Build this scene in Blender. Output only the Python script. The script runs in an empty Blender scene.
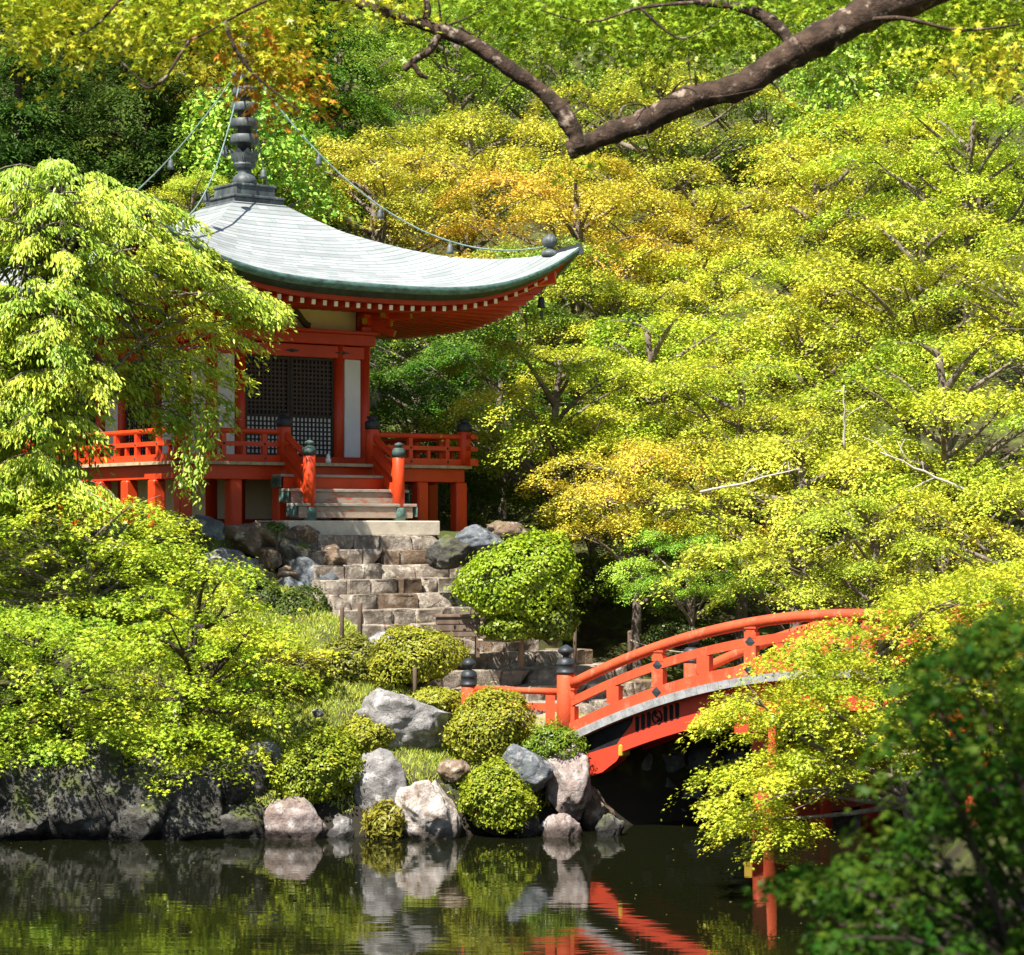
import bpy, bmesh, math, numpy as np
from mathutils import Vector, noise
sc = bpy.context.scene
F, EYE, HOR = 2374.0, 4.7, 530.0          # lens in pixels, eye height above the pond, horizon row
def P(px, py, d):                          # pixel + depth -> world point
    return np.array([(px-512)/F*d, d, EYE+(HOR-py)/F*d])

# ------------------------------------------------------------------ camera, sky, sun
cam = bpy.data.cameras.new('camera'); co = bpy.data.objects.new('camera', cam)
sc.collection.objects.link(co); sc.camera = co
co.location = (0, 0, EYE); co.rotation_euler = (math.pi/2, 0, 0)
cam.sensor_fit = 'HORIZONTAL'; cam.sensor_width = 36; cam.lens = F/1024*36
cam.shift_y = (HOR-477.5)/1024; cam.clip_start = .1; cam.clip_end = 1000
cam.dof.use_dof = True; cam.dof.focus_distance = 40; cam.dof.aperture_fstop = 5.5
SUN = Vector((-.30, -.49, .82)).normalized()
w = bpy.data.worlds.new('World'); sc.world = w; w.use_nodes = True
nt = w.node_tree; bg = nt.nodes['Background']; sky = nt.nodes.new('ShaderNodeTexSky')
sky.sky_type = 'NISHITA'; sky.sun_disc = False
sky.sun_elevation = math.asin(SUN.z); sky.sun_rotation = math.atan2(SUN.x, SUN.y)
nt.links.new(sky.outputs[0], bg.inputs[0]); bg.inputs[1].default_value = .06
sl = bpy.data.lights.new('sun', 'SUN'); sl.energy = 5.0; sl.angle = math.radians(.5); sl.color = (1, .95, .86)
so = bpy.data.objects.new('sun', sl); sc.collection.objects.link(so)
so.rotation_euler = SUN.to_track_quat('Z', 'Y').to_euler()
vs = sc.view_settings; vs.view_transform = 'Standard'; vs.look = 'None'; vs.exposure = 1.3; vs.gamma = 1
cy = sc.cycles; cy.max_bounces = 6; cy.diffuse_bounces = 3; cy.glossy_bounces = 3; cy.transmission_bounces = 4
cy.transparent_max_bounces = 6; cy.use_denoising = True; cy.caustics_reflective = False; cy.caustics_refractive = False

# ------------------------------------------------------------------ helpers
def nodes(name):
    m = bpy.data.materials.new(name); m.use_nodes = True
    return m, m.node_tree.nodes, m.node_tree.links, m.node_tree.nodes['Principled BSDF']
def M(name, c1, c2=None, sc_=3., rough=.7, bump=0., bsc=25., spec=.3, metal=0., lo=.4, hi=.62, c3=None, s3=9., l3=.58, h3=.68, stretch=(1, 1, 1)):
    m, N, L, b = nodes(name)
    b.inputs['Roughness'].default_value = rough; b.inputs['Specular IOR Level'].default_value = spec
    b.inputs['Metallic'].default_value = metal
    tc = N.new('ShaderNodeTexCoord'); mp = N.new('ShaderNodeMapping'); mp.inputs['Scale'].default_value = stretch
    L.new(tc.outputs['Object'], mp.inputs[0])
    def noi(s, d=6):
        n = N.new('ShaderNodeTexNoise'); n.inputs['Scale'].default_value = s; n.inputs['Detail'].default_value = d
        n.inputs['Roughness'].default_value = .62; L.new(mp.outputs[0], n.inputs['Vector']); return n.outputs[0]
    def ramp(src, a, z):
        r = N.new('ShaderNodeMapRange'); r.inputs[1].default_value = a; r.inputs[2].default_value = z; L.new(src, r.inputs[0]); return r.outputs[0]
    def mix(f, a, c):
        x = N.new('ShaderNodeMix'); x.data_type = 'RGBA'
        L.new(f, x.inputs[0])
        for i, v in ((6, a), (7, c)):
            if isinstance(v, tuple): x.inputs[i].default_value = (*v, 1)
            else: L.new(v, x.inputs[i])
        return x.outputs[2]
    if c2 is None: c2 = tuple(x*.8 for x in c1)
    col = mix(ramp(noi(sc_), lo, hi), c1, c2)
    if c3: col = mix(ramp(noi(s3), l3, h3), col, c3)
    L.new(col, b.inputs['Base Color'])
    if bump:
        bp = N.new('ShaderNodeBump'); bp.inputs['Strength'].default_value = bump; bp.inputs['Distance'].default_value = .02
        L.new(noi(bsc, 8), bp.inputs['Height']); L.new(bp.outputs[0], b.inputs['Normal'])
    return m
def stone_mat(name, c1, c2, c3, moss=.5, sc_=2.2):
    """rock: two-tone mineral, pale lichen patches, fine cracks and moss that settles on upward faces"""
    m, N, L, b = nodes(name); b.inputs['Roughness'].default_value = .85; b.inputs['Specular IOR Level'].default_value = .25
    g = N.new('ShaderNodeNewGeometry'); tc = N.new('ShaderNodeTexCoord')
    def noi(s, d=7, r=.65, dist=0.):
        n = N.new('ShaderNodeTexNoise'); n.inputs['Scale'].default_value = s; n.inputs['Detail'].default_value = d
        n.inputs['Roughness'].default_value = r; n.inputs['Distortion'].default_value = dist*.15
        L.new(g.outputs['Position'], n.inputs['Vector']); return n.outputs[0]
    def rng_(src, a, z):
        r = N.new('ShaderNodeMapRange'); r.inputs[1].default_value = a; r.inputs[2].default_value = z; L.new(src, r.inputs[0]); return r.outputs[0]
    def mix(f, a, c):
        x = N.new('ShaderNodeMix'); x.data_type = 'RGBA'; L.new(f, x.inputs[0])
        for i, v in ((6, a), (7, c)):
            if isinstance(v, tuple): x.inputs[i].default_value = (*v, 1)
            else: L.new(v, x.inputs[i])
        return x.outputs[2]
    col = mix(rng_(noi(sc_, dist=.6), .4, .6), c1, c2)
    col = mix(rng_(noi(sc_*2.3, dist=1.2), .52, .64), col, c3)
    col = mix(rng_(noi(sc_*9), .58, .7), col, tuple(x*.35 for x in c1))
    sx = N.new('ShaderNodeSeparateXYZ'); L.new(g.outputs['Normal'], sx.inputs[0])
    mu = N.new('ShaderNodeMath'); mu.operation = 'MULTIPLY'
    L.new(rng_(sx.outputs[2], .1, .8), mu.inputs[0]); L.new(rng_(noi(3.1), .62-.3*moss, .74-.3*moss), mu.inputs[1])
    m2 = N.new('ShaderNodeMath'); m2.operation = 'MULTIPLY'; m2.inputs[1].default_value = min(1, moss*1.6); L.new(mu.outputs[0], m2.inputs[0])
    col = mix(m2.outputs[0], col, (.10, .12, .025))
    sp_ = N.new('ShaderNodeSeparateXYZ'); L.new(g.outputs['Position'], sp_.inputs[0]); ad = N.new('ShaderNodeMath'); ad.operation = 'MULTIPLY_ADD'; L.new(noi(4.), ad.inputs[0]); ad.inputs[1].default_value = -.30; L.new(sp_.outputs[2], ad.inputs[2])
    wet = rng_(ad.outputs[0], -.06, .06)
    col = mix(wet, tuple(x*.28 for x in c1), col); rr_ = N.new('ShaderNodeMapRange'); rr_.inputs[3].default_value = .35; rr_.inputs[4].default_value = .88; L.new(wet, rr_.inputs[0]); L.new(rr_.outputs[0], b.inputs['Roughness'])
    L.new(col, b.inputs['Base Color'])
    bp = N.new('ShaderNodeBump'); bp.inputs['Strength'].default_value = 1.; bp.inputs['Distance'].default_value = .07
    L.new(noi(7, 10, .7, .4), bp.inputs['Height']); L.new(bp.outputs[0], b.inputs['Normal'])
    return m
class MB:
    """collects shapes and links them as ONE mesh object"""
    def __init__(s): s.v = []; s.f = []; s.m = []; s.n = 0
    def add(s, v, f, mi=0):
        v = np.asarray(v, float).reshape(-1, 3); s.v.append(v); k = s.n
        s.f += [tuple(i+k for i in q) for q in f]; s.m += [mi]*len(f); s.n += len(v); return s
    def box(s, x0, x1, y0, y1, z0, z1, mi=0, ch=.012):
        """box with chamfered edges"""
        ch = min(ch, abs(x1-x0)/3, abs(y1-y0)/3, abs(z1-z0)/3)
        bm = bmesh.new(); bmesh.ops.create_cube(bm, size=1)
        for q in bm.verts: q.co = Vector(((x0+x1)/2+q.co.x*(x1-x0), (y0+y1)/2+q.co.y*(y1-y0), (z0+z1)/2+q.co.z*(z1-z0)))
        if ch > .001: bmesh.ops.bevel(bm, geom=bm.edges[:], offset=ch, segments=1, affect='EDGES')
        bm.verts.ensure_lookup_table()
        s.add([q.co[:] for q in bm.verts], [[q.index for q in f.verts] for f in bm.faces], mi); bm.free(); return s
    def beam(s, a, b, wd, ht, up=(0, 0, 1), mi=0):
        """rectangular bar from a to b"""
        a = Vector(a); b = Vector(b); d = (b-a).normalized(); sd = d.cross(Vector(up)).normalized(); u = sd.cross(d)
        vs_ = [p+sd*i*wd/2+u*j*ht/2 for p in (a, b) for i, j in ((-1, -1), (1, -1), (1, 1), (-1, 1))]
        return s.add([q[:] for q in vs_], [(3, 2, 1, 0), (4, 5, 6, 7), (0, 1, 5, 4), (1, 2, 6, 5), (2, 3, 7, 6), (3, 0, 4, 7)], mi)
    def tube(s, pts, rad, n=8, mi=0, cap=True):
        pts = np.asarray(pts, float); k = len(pts); rad = np.broadcast_to(rad, (k,))
        t = np.gradient(pts, axis=0); t /= np.linalg.norm(t, axis=1)[:, None]+1e-9
        ref = np.array([0, 0, 1.]) if abs(t[0, 2]) < .9 else np.array([1., 0, 0])
        a = np.cross(t, ref); a /= np.linalg.norm(a, axis=1)[:, None]+1e-9; b = np.cross(t, a)
        th = np.arange(n)*2*np.pi/n
        v = pts[:, None]+rad[:, None, None]*(np.cos(th)[None, :, None]*a[:, None]+np.sin(th)[None, :, None]*b[:, None])
        f = [(i*n+j, (i+1)*n+j, (i+1)*n+(j+1) % n, i*n+(j+1) % n) for i in range(k-1) for j in range(n)]
        if cap: f += [tuple(range(n)), tuple((k-1)*n+j for j in reversed(range(n)))]
        return s.add(v, f, mi)
    def lathe(s, prof, n=20, c=(0, 0, 0), mi=0):
        th = np.arange(n)*2*np.pi/n
        v = [(c[0]+r*math.cos(a), c[1]+r*math.sin(a), c[2]+z) for r, z in prof for a in th]
        f = [(i*n+j, i*n+(j+1) % n, (i+1)*n+(j+1) % n, (i+1)*n+j) for i in range(len(prof)-1) for j in range(n)]
        f += [tuple(reversed(range(n))), tuple((len(prof)-1)*n+j for j in range(n))]
        return s.add(v, f, mi)
    def build(s, name, mats, parent=None, smooth=False):
        me = bpy.data.meshes.new(name)
        me.from_pydata(np.concatenate(s.v).tolist(), [], s.f)
        for m in (mats if isinstance(mats, (list, tuple)) else [mats]): me.materials.append(m)
        me.polygons.foreach_set('material_index', s.m)
        if smooth: me.polygons.foreach_set('use_smooth', [True]*len(me.polygons))
        me.update(); return link(name, me, parent)
def link(name, me, parent=None):
    o = bpy.data.objects.new(name, me); sc.collection.objects.link(o)
    if parent: o.parent = parent
    return o
def tag(o, label=None, cat=None, group=None, kind=None):
    for k, v in (('label', label), ('category', cat), ('group', group), ('kind', kind)):
        if v: o[k] = v
    return o
def thing(name, label, cat, loc=(0, 0, 0), rz=0., group=None):
    o = link(name, None); o.location = loc; o.rotation_euler = (0, 0, rz); o.empty_display_size = .3
    return tag(o, label, cat, group)
def raw_mesh(name, v, loops, starts, mats, smooth=False):
    me = bpy.data.meshes.new(name); me.vertices.add(len(v)); me.vertices.foreach_set('co', np.ascontiguousarray(v, dtype=np.float32).ravel())
    me.loops.add(len(loops)); me.loops.foreach_set('vertex_index', np.ascontiguousarray(loops, dtype=np.int32))
    me.polygons.add(len(starts)); me.polygons.foreach_set('loop_start', np.ascontiguousarray(starts, dtype=np.int32))
    for m in mats: me.materials.append(m)
    if smooth: me.polygons.foreach_set('use_smooth', np.ones(len(starts), dtype=bool))
    me.update(calc_edges=True); return me
# leaf outlines: x along the leaf, y across, z lift
KITE = np.array([(-.5, 0, 0), (.02, -.36, .07), (.5, 0, -.07), (.02, .36, .07)])
STAR = []
for i, (a, r) in enumerate([(180, .10), (112, .36), (86, .17), (55, .50), (28, .22), (0, .60), (-28, .22), (-55, .50), (-86, .17), (-112, .36)]):
    STAR.append((r*math.cos(math.radians(a)), r*math.sin(math.radians(a)), -.22*r*r))
STAR = np.array(STAR)
LANCE = np.array([(0, 0, 0), (.3, -.15, .03), (.7, -.12, .0), (1, 0, -.08), (.7, .12, .0), (.3, .15, .03)])
OVATE = np.array([(-.5, 0, 0), (-.15, -.27, .05), (.2, -.22, .04), (.5, 0, -.08), (.2, .22, .04), (-.15, .27, .05)])
def unit(a): return a/(np.linalg.norm(a, axis=-1, keepdims=True)+1e-9)
def leaf_mesh(name, c, n, x, size, tone, flush, T, mat):
    n = unit(n); y = unit(np.cross(n, x)); x = np.cross(y, n); size = np.asarray(size)[:, None, None]
    v = c[:, None]+size*(T[None, :, 0, None]*x[:, None]+T[None, :, 1, None]*y[:, None]+T[None, :, 2, None]*n[:, None])
    k = len(T); N_ = len(c)
    me = raw_mesh(name, v.reshape(-1, 3), np.arange(N_*k), np.arange(N_)*k, [mat])
    for nm, val in (('tone', tone), ('flush', flush)):
        me.attributes.new(nm, 'FLOAT', 'FACE').data.foreach_set('value', np.ascontiguousarray(np.broadcast_to(val, (N_,)), dtype=np.float32))
    return me
def leaf_material(name, trans=.28, gloss=.02, flushc=(.62, .22, .03), hue=.075):
    m = bpy.data.materials.new(name); m.use_nodes = True; N = m.node_tree.nodes; L = m.node_tree.links; N.clear()
    oi = N.new('ShaderNodeObjectInfo'); at = N.new('ShaderNodeAttribute'); at.attribute_name = 'tone'
    af = N.new('ShaderNodeAttribute'); af.attribute_name = 'flush'
    def mr(src, a, z):
        r = N.new('ShaderNodeMapRange'); r.inputs[3].default_value = a; r.inputs[4].default_value = z; L.new(src, r.inputs[0]); return r.outputs[0]
    h = N.new('ShaderNodeHueSaturation'); L.new(mr(at.outputs['Fac'], .5+hue*.6, .5-hue*.6), h.inputs['Hue'])
    L.new(mr(at.outputs['Fac'], .62, 1.3), h.inputs['Value']); L.new(oi.outputs['Color'], h.inputs['Color'])
    mx = N.new('ShaderNodeMix'); mx.data_type = 'RGBA'; L.new(af.outputs['Fac'], mx.inputs[0]); L.new(h.outputs[0], mx.inputs[6])
    mx.inputs[7].default_value = (*flushc, 1)
    d = N.new('ShaderNodeBsdfDiffuse'); t = N.new('ShaderNodeBsdfTranslucent'); g = N.new('ShaderNodeBsdfGlossy')
    g.inputs['Roughness'].default_value = .42; g.inputs['Color'].default_value = (.8, .85, .8, 1)
    for q in (d, t): L.new(mx.outputs[2], q.inputs['Color'])
    a = N.new('ShaderNodeMixShader'); a.inputs[0].default_value = trans; L.new(d.outputs[0], a.inputs[1]); L.new(t.outputs[0], a.inputs[2])
    b = N.new('ShaderNodeMixShader'); b.inputs[0].default_value = gloss; L.new(a.outputs[0], b.inputs[1]); L.new(g.outputs[0], b.inputs[2])
    o = N.new('ShaderNodeOutputMaterial'); L.new(b.outputs[0], o.inputs[0]); return m
LEAF = leaf_material('leaf_maple'); LEAF_DARK = leaf_material('leaf_evergreen', .3, .006); LEAF_SHRUB = leaf_material('leaf_shrub', .3, .02, hue=.04)
BARK = M('bark', (.12, .09, .07), (.22, .18, .15), 5, .9, .8, 18, c3=(.26, .25, .21), s3=7, l3=.6, h3=.7)
BARK_OLD = M('bark_old_maple', (.026, .016, .010), (.085, .052, .036), 9, .9, 1., 40, c3=(.30, .23, .18), s3=11, l3=.57, h3=.66, stretch=(1, 1, 1))
BARK_DARK = M('bark_dark', (.035, .024, .018), (.075, .052, .04), 5, .9, .9, 22, c3=(.20, .17, .14), s3=4, l3=.6, h3=.72)

# ------------------------------------------------------------------ terrain
CX, CY, AZ = -5.432, 48.2, .6384          # centre and turn of the temple
U = np.array([math.cos(AZ), math.sin(AZ)]); NV = np.array([math.sin(AZ), -math.cos(AZ)])
def T2W(s, n, z=0.): return np.array([CX+s*U[0]+n*NV[0], CY+s*U[1]+n*NV[1], z])
def sstep(x, a, b):
    t = np.clip((x-a)/(b-a), 0, 1); return t*t*(3-2*t)
def ground(x, y):
    x = np.asarray(x, float); y = np.asarray(y, float)
    lu = (x-CX)*U[0]+(y-CY)*U[1]; ln = (x-CX)*NV[0]+(y-CY)*NV[1]
    y0 = np.interp(x, [-60, -3, -1, .6, 2, 5.6, 9], [36.4, 36.2, 36.5, 37.0, 37.9, 40.3, 41])
    t = y-y0
    slope = np.clip(.55+.50*t, .5, 4.4)
    land = 1.42+(slope-1.42)*sstep(-.2-lu, 0, 2.2)
    land = np.where(land > slope, np.minimum(land, np.maximum(slope+.7, 0)), land)
    h = -.8+(land+.8)*sstep(t, -.35, .5)
    terr = sstep(ln, 4.55, 4.2)*sstep(np.abs(lu), 5.2, 4.6)
    h = np.where((t > 1) & (terr > 0), np.maximum(h, 4.72*terr), h)
    hy = y+.5*np.clip(x-7, 0, 20)-.15*np.clip(-x-9, 0, 20)
    hill = np.interp(hy, [46, 50, 55, 62, 72, 90, 120, 200], [1.0, 2.2, 4.3, 8, 12.5, 20.5, 40, 75])
    h = np.where(t > 0, np.maximum(h, hill*(hy > 46)), h)
    sd = np.clip(4.15-.76*(ln-4.55), 1.4, 4.3)
    k = sstep(lu, -2.6, -1.9)*sstep(lu, 4.2, 2.6)*sstep(ln, 4.0, 4.5)*sstep(ln, 9.5, 8.2)
    h = np.where((t > 1) & (k > 0), np.maximum(h, sd*k+1.2*(1-k)), h)
    xr = np.interp(y, [10, 20, 24, 27, 29, 31, 33, 36, 42], [5, 6.2, 6.4, 5.0, 4.7, 5.6, 7.6, 9, 10])
    h = np.maximum(h, -.8+np.interp(x-xr, [-.4, .5, 4, 20], [0, 1.7, 2.6, 6])*(y > 9))
    h = np.maximum(h, np.interp(y, [-60, 6.0, 13.5, 15], [3.0, 3.0, -.6, -.8]))
    return h
def gz(x, y): return float(ground(x, y))
def axis(a, b, lo, hi, fine, far):
    return np.concatenate([np.arange(lo, a, far), np.arange(a, b, fine), np.arange(b, hi+far, far)])
gx = axis(-13, 13, -160, 160, .22, 4.); gy = axis(34, 56, -60, 260, .22, 2.)
XX, YY = np.meshgrid(gx, gy); ZZ = ground(XX, YY)
rg = np.random.default_rng(5)
def gnoise(x, y): return sum(a*np.sin(x*f*1.3+p)*np.sin(y*f+q) for a, f, p, q in ((.07, 1.1, .3, 1), (.045, 2.7, 2, .2), (.03, 5.1, 1, 3)))
nz = gnoise(XX, YY)
ZZ = ZZ+np.where(ZZ > .1, nz, 0)
ni, nj = XX.shape; idx = np.arange(ni*nj).reshape(ni, nj)
q = np.stack([idx[:-1, :-1], idx[:-1, 1:], idx[1:, 1:], idx[1:, :-1]], -1).reshape(-1, 4)
GROUND = M('earth_and_moss', (.060, .070, .020), (.040, .032, .020), .9, .95, .8, 14, .1, c3=(.10, .12, .03), s3=2.3, l3=.5, h3=.66)
def soil():
    N, L = GROUND.node_tree.nodes, GROUND.node_tree.links; b = N['Principled BSDF']; src = b.inputs['Base Color'].links[0].from_socket
    g = N.new('ShaderNodeNewGeometry'); sx = N.new('ShaderNodeSeparateXYZ'); L.new(g.outputs['Position'], sx.inputs[0])
    r = N.new('ShaderNodeMapRange'); r.inputs[1].default_value = .45; r.inputs[2].default_value = 1.0; L.new(sx.outputs[2], r.inputs[0])
    x = N.new('ShaderNodeMix'); x.data_type = 'RGBA'; L.new(r.outputs[0], x.inputs[0]); x.inputs[6].default_value = (.030, .026, .020, 1); L.new(src, x.inputs[7]); L.new(x.outputs[2], b.inputs['Base Color'])
soil()
tag(link('ground', raw_mesh('ground', np.stack([XX, YY, ZZ], -1).reshape(-1, 3), q.ravel(), np.arange(len(q))*4, [GROUND], True)), kind='structure')
px_, py_ = np.meshgrid(np.linspace(-1.6, 3.6, 60), np.linspace(38.0, 43.6, 60)); pz_ = ground(px_, py_)+gnoise(px_, py_)+.045
ii = np.arange(3600).reshape(60, 60); qd = np.stack([ii[:-1, :-1], ii[:-1, 1:], ii[1:, 1:], ii[1:, :-1]], -1).reshape(-1, 4)
ok = (pz_.ravel()[qd].min(1) > 1.25) & (pz_.ravel()[qd].max(1) < 1.85); qd = qd[ok]
EARTH = M('packed_earth', (.30, .235, .165), (.22, .17, .12), 2.2, .95, .5, 22, .1, c3=(.38, .31, .23), s3=6, l3=.55, h3=.7)
tag(link('path', raw_mesh('path', np.stack([px_, py_, pz_], -1).reshape(-1, 3), qd.ravel(), np.arange(len(qd))*4, [EARTH], True)), kind='structure')
m, N, L, b = nodes('pond_water')
b.inputs['Base Color'].default_value = (.006, .007, .0025, 1); b.inputs['Roughness'].default_value = .025; b.inputs['IOR'].default_value = 1.33
b.inputs['Specular IOR Level'].default_value = .62
tc = N.new('ShaderNodeTexCoord'); hs = []
for scl, s_, d_ in (((.55, 2.6, 1), 1.0, 2), ((1.5, 7.5, 1), 1.0, 2)):
    mp = N.new('ShaderNodeMapping'); mp.inputs['Scale'].default_value = scl; n = N.new('ShaderNodeTexNoise')
    n.inputs['Scale'].default_value = s_; n.inputs['Detail'].default_value = d_; L.new(tc.outputs['Object'], mp.inputs[0]); L.new(mp.outputs[0], n.inputs['Vector']); hs.append(n)
b1 = N.new('ShaderNodeBump'); b1.inputs['Distance'].default_value = .0022; b2 = N.new('ShaderNodeBump'); b2.inputs['Distance'].default_value = .0009
L.new(hs[0].outputs[0], b1.inputs['Height']); L.new(hs[1].outputs[0], b2.inputs['Height'])
L.new(b1.outputs[0], b2.inputs['Normal']); L.new(b2.outputs[0], b.inputs['Normal'])
WATER = m
tag(MB().add([(-160, 5, 0), (160, 5, 0), (160, 60, 0), (-160, 60, 0)], [(0, 1, 2, 3)]).build('pond_water', WATER), kind='structure')

# ------------------------------------------------------------------ stones
_ico = {}
def ico(k):
    if k not in _ico:
        bm = bmesh.new(); bmesh.ops.create_icosphere(bm, subdivisions=k, radius=1)
        _ico[k] = (np.array([v.co[:] for v in bm.verts]), [[v.index for v in f.verts] for f in bm.faces]); bm.free()
    return _ico[k]
def rock_shape(seed, k=4, cuts=13, rough=.16, boxy=0., lo=.6, hi=.93):
    r = np.random.default_rng(seed); v, f = ico(k); v = v.copy()
    if boxy: v = np.sign(v)*np.abs(v)**(1-boxy); v /= np.abs(v).max(0)
    nn = unit(r.normal(size=(cuts, 3))); of = r.uniform(lo, hi, cuts)
    for a, o in zip(nn, of):
        dp = v@a; v -= np.clip(dp-o, 0, None)[:, None]*a
    off = Vector(r.uniform(-50, 50, 3).tolist())
    dsp = np.array([noise.fractal(Vector(p)*1.9+off, .75, 2.2, 6) for p in v.tolist()])
    v = v*(1+rough*dsp[:, None]*.8); v -= (v.max(0)+v.min(0))/2; v /= (v.max(0)-v.min(0))/2
    return v, f
ST = dict(grey=stone_mat('stone_grey', (.15, .14, .135), (.30, .285, .28), (.50, .48, .47), .35),
          white=stone_mat('stone_white', (.36, .30, .26), (.58, .53, .49), (.20, .14, .10), .15),
          blue=stone_mat('stone_blue_grey', (.085, .095, .11), (.17, .185, .20), (.30, .30, .30), .3),
          brown=stone_mat('stone_brown', (.11, .075, .05), (.21, .145, .095), (.36, .30, .24), .3),
          dark=stone_mat('stone_dark', (.035, .032, .028), (.075, .07, .06), (.15, .145, .13), .55),
          pink=stone_mat('stone_pinkish', (.20, .145, .125), (.33, .27, .245), (.47, .43, .41), .2),
          step=stone_mat('stone_step', (.17, .135, .105), (.34, .285, .23), (.50, .45, .37), .18, 3.2))
def rock(label, px, py, wd, ht, d, mat, seed, group, depth=.85, cuts=13):
    c = P(px, py, d)
    if py+ht/2 > 826: ht += 22; c = P(px, py+11, d)
    hx, hz = wd*1.08/2/F*d, ht*1.05/2/F*d
    v, f = rock_shape(seed, 5, cuts+4, .17, 0., .62, .95)
    c[2] -= hz; v = v*[hx, hx*depth, hz]+[0, 0, hz]
    o = MB().add(v, f).build('boulder', ST[mat], smooth=False); o.location = c
    me = o.data; me.polygons.foreach_set('use_smooth', [True]*len(me.polygons))
    return tag(o, label, 'rock', group)

# ------------------------------------------------------------------ temple
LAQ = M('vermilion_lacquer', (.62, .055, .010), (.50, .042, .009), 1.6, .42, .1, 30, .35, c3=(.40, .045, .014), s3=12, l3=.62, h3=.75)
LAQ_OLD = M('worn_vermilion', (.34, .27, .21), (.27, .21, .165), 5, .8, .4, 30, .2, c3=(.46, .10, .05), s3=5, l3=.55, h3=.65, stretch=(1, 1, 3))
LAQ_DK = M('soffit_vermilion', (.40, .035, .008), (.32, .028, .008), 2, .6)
WHITE = M('white_plaster', (.80, .80, .79), (.74, .74, .73), 2, .8)
CREAM = M('cream_plaster', (.80, .70, .53), (.72, .61, .44), 2.5, .85)
COPPER = None
PATINA = M('copper_patina', (.11, .20, .17), (.055, .11, .095), 6, .6, .2, 20, .3, c3=(.04, .06, .05), s3=5, l3=.52, h3=.66, stretch=(1, 1, 2))
BRONZE = M('grey_bronze', (.05, .058, .062), (.095, .11, .11), 5, .5, .3, 20, .4, c3=(.20, .25, .23), s3=8, l3=.58, h3=.72, stretch=(1, 1, .4))
IRON = M('dark_bronze_cap', (.018, .021, .026), (.035, .042, .046), 6, .5, .1, 20, .35)
VERD = M('dark_verdigris', (.035, .055, .05), (.07, .11, .10), 6, .55, .1, 20, .3)
GILT = M('yellow_paint', (.52, .34, .04), (.42, .26, .03), 4, .5)
OFFWH = M('rafter_end_white', (.80, .72, .55), (.70, .60, .42), 6, .7)
DOOR = M('dark_door_wood', (.022, .014, .012), (.038, .024, .018), 6, .5)
DECKW = M('deck_wood', (.46, .36, .22), (.34, .26, .16), 4, .75, .3, 12, .2, stretch=(1, 1, 1))
GREYW = M('weathered_wood', (.26, .23, .19), (.38, .33, .27), 5, .9, .5, 14, .2, c3=(.45, .16, .09), s3=3, l3=.58, h3=.68, stretch=(1, 3, 3))
SLAB = M('pale_granite', (.62, .54, .42), (.52, .45, .35), 5, .85, .4, 24, .2, c3=(.36, .30, .22), s3=2, l3=.56, h3=.72)
def roof_material():
    m, N, L, b = nodes('roof_copper_sheet'); b.inputs['Roughness'].default_value = .46; b.inputs['Specular IOR Level'].default_value = .45
    tc = N.new('ShaderNodeTexCoord'); sx = N.new('ShaderNodeSeparateXYZ'); L.new(tc.outputs['Object'], sx.inputs[0])
    def mth(op, a, c=None):
        n = N.new('ShaderNodeMath'); n.operation = op
        for i, v in enumerate((a, c)):
            if v is None: continue
            if isinstance(v, (int, float)): n.inputs[i].default_value = v
            else: L.new(v, n.inputs[i])
        return n.outputs[0]
    ns = N.new('ShaderNodeTexNoise'); ns.inputs['Scale'].default_value = 1.3; ns.inputs['Detail'].default_value = 3; L.new(tc.outputs['Object'], ns.inputs['Vector'])
    r = mth('MAXIMUM', mth('ABSOLUTE', sx.outputs[0]), mth('ABSOLUTE', sx.outputs[1]))
    r = mth('ADD', r, mth('MULTIPLY', ns.outputs[0], .03))
    fr = mth('FRACT', mth('MULTIPLY', r, 7.2))
    # sheets broken by staggered seams
    along = mth('MINIMUM', mth('ABSOLUTE', sx.outputs[0]), mth('ABSOLUTE', sx.outputs[1]))
    row = mth('FLOOR', mth('MULTIPLY', r, 7.2))
    seam = mth('FRACT', mth('ADD', mth('MULTIPLY', along, 1.4), mth('MULTIPLY', row, .37)))
    line = mth('GREATER_THAN', fr, .80); line = mth('MAXIMUM', mth('MULTIPLY', line, 1.), mth('MULTIPLY', mth('LESS_THAN', seam, .03), .6))
    n2 = N.new('ShaderNodeTexNoise'); n2.inputs['Scale'].default_value = 2.2; n2.inputs['Detail'].default_value = 7; L.new(tc.outputs['Object'], n2.inputs['Vector'])
    wn = N.new('ShaderNodeTexWhiteNoise'); cb = N.new('ShaderNodeCombineXYZ'); L.new(row, cb.inputs[0]); L.new(mth('FLOOR', mth('ADD', mth('MULTIPLY', along, 1.4), mth('MULTIPLY', row, .37))), cb.inputs[1]); L.new(cb.outputs[0], wn.inputs['Vector'])
    cr = N.new('ShaderNodeValToRGB'); e = cr.color_ramp.elements
    e[0].position = .3; e[0].color = (.235, .25, .245, 1); e[1].position = .62; e[1].color = (.35, .362, .355, 1)
    L.new(mth('ADD', mth('MULTIPLY', n2.outputs[0], .62), mth('MULTIPLY', wn.outputs[0], .36)), cr.inputs[0])
    mx = N.new('ShaderNodeMix'); mx.data_type = 'RGBA'; L.new(mth('MULTIPLY', line, .8), mx.inputs[0]); L.new(cr.outputs[0], mx.inputs[6]); mx.inputs[7].default_value = (.11, .16, .165, 1)
    L.new(mx.outputs[2], b.inputs['Base Color'])
    bp = N.new('ShaderNodeBump'); bp.inputs['Strength'].default_value = .7; bp.inputs['Distance'].default_value = .03
    L.new(mth('MULTIPLY', fr, 1.), bp.inputs['Height']); L.new(bp.outputs[0], b.inputs['Normal']); return m
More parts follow.
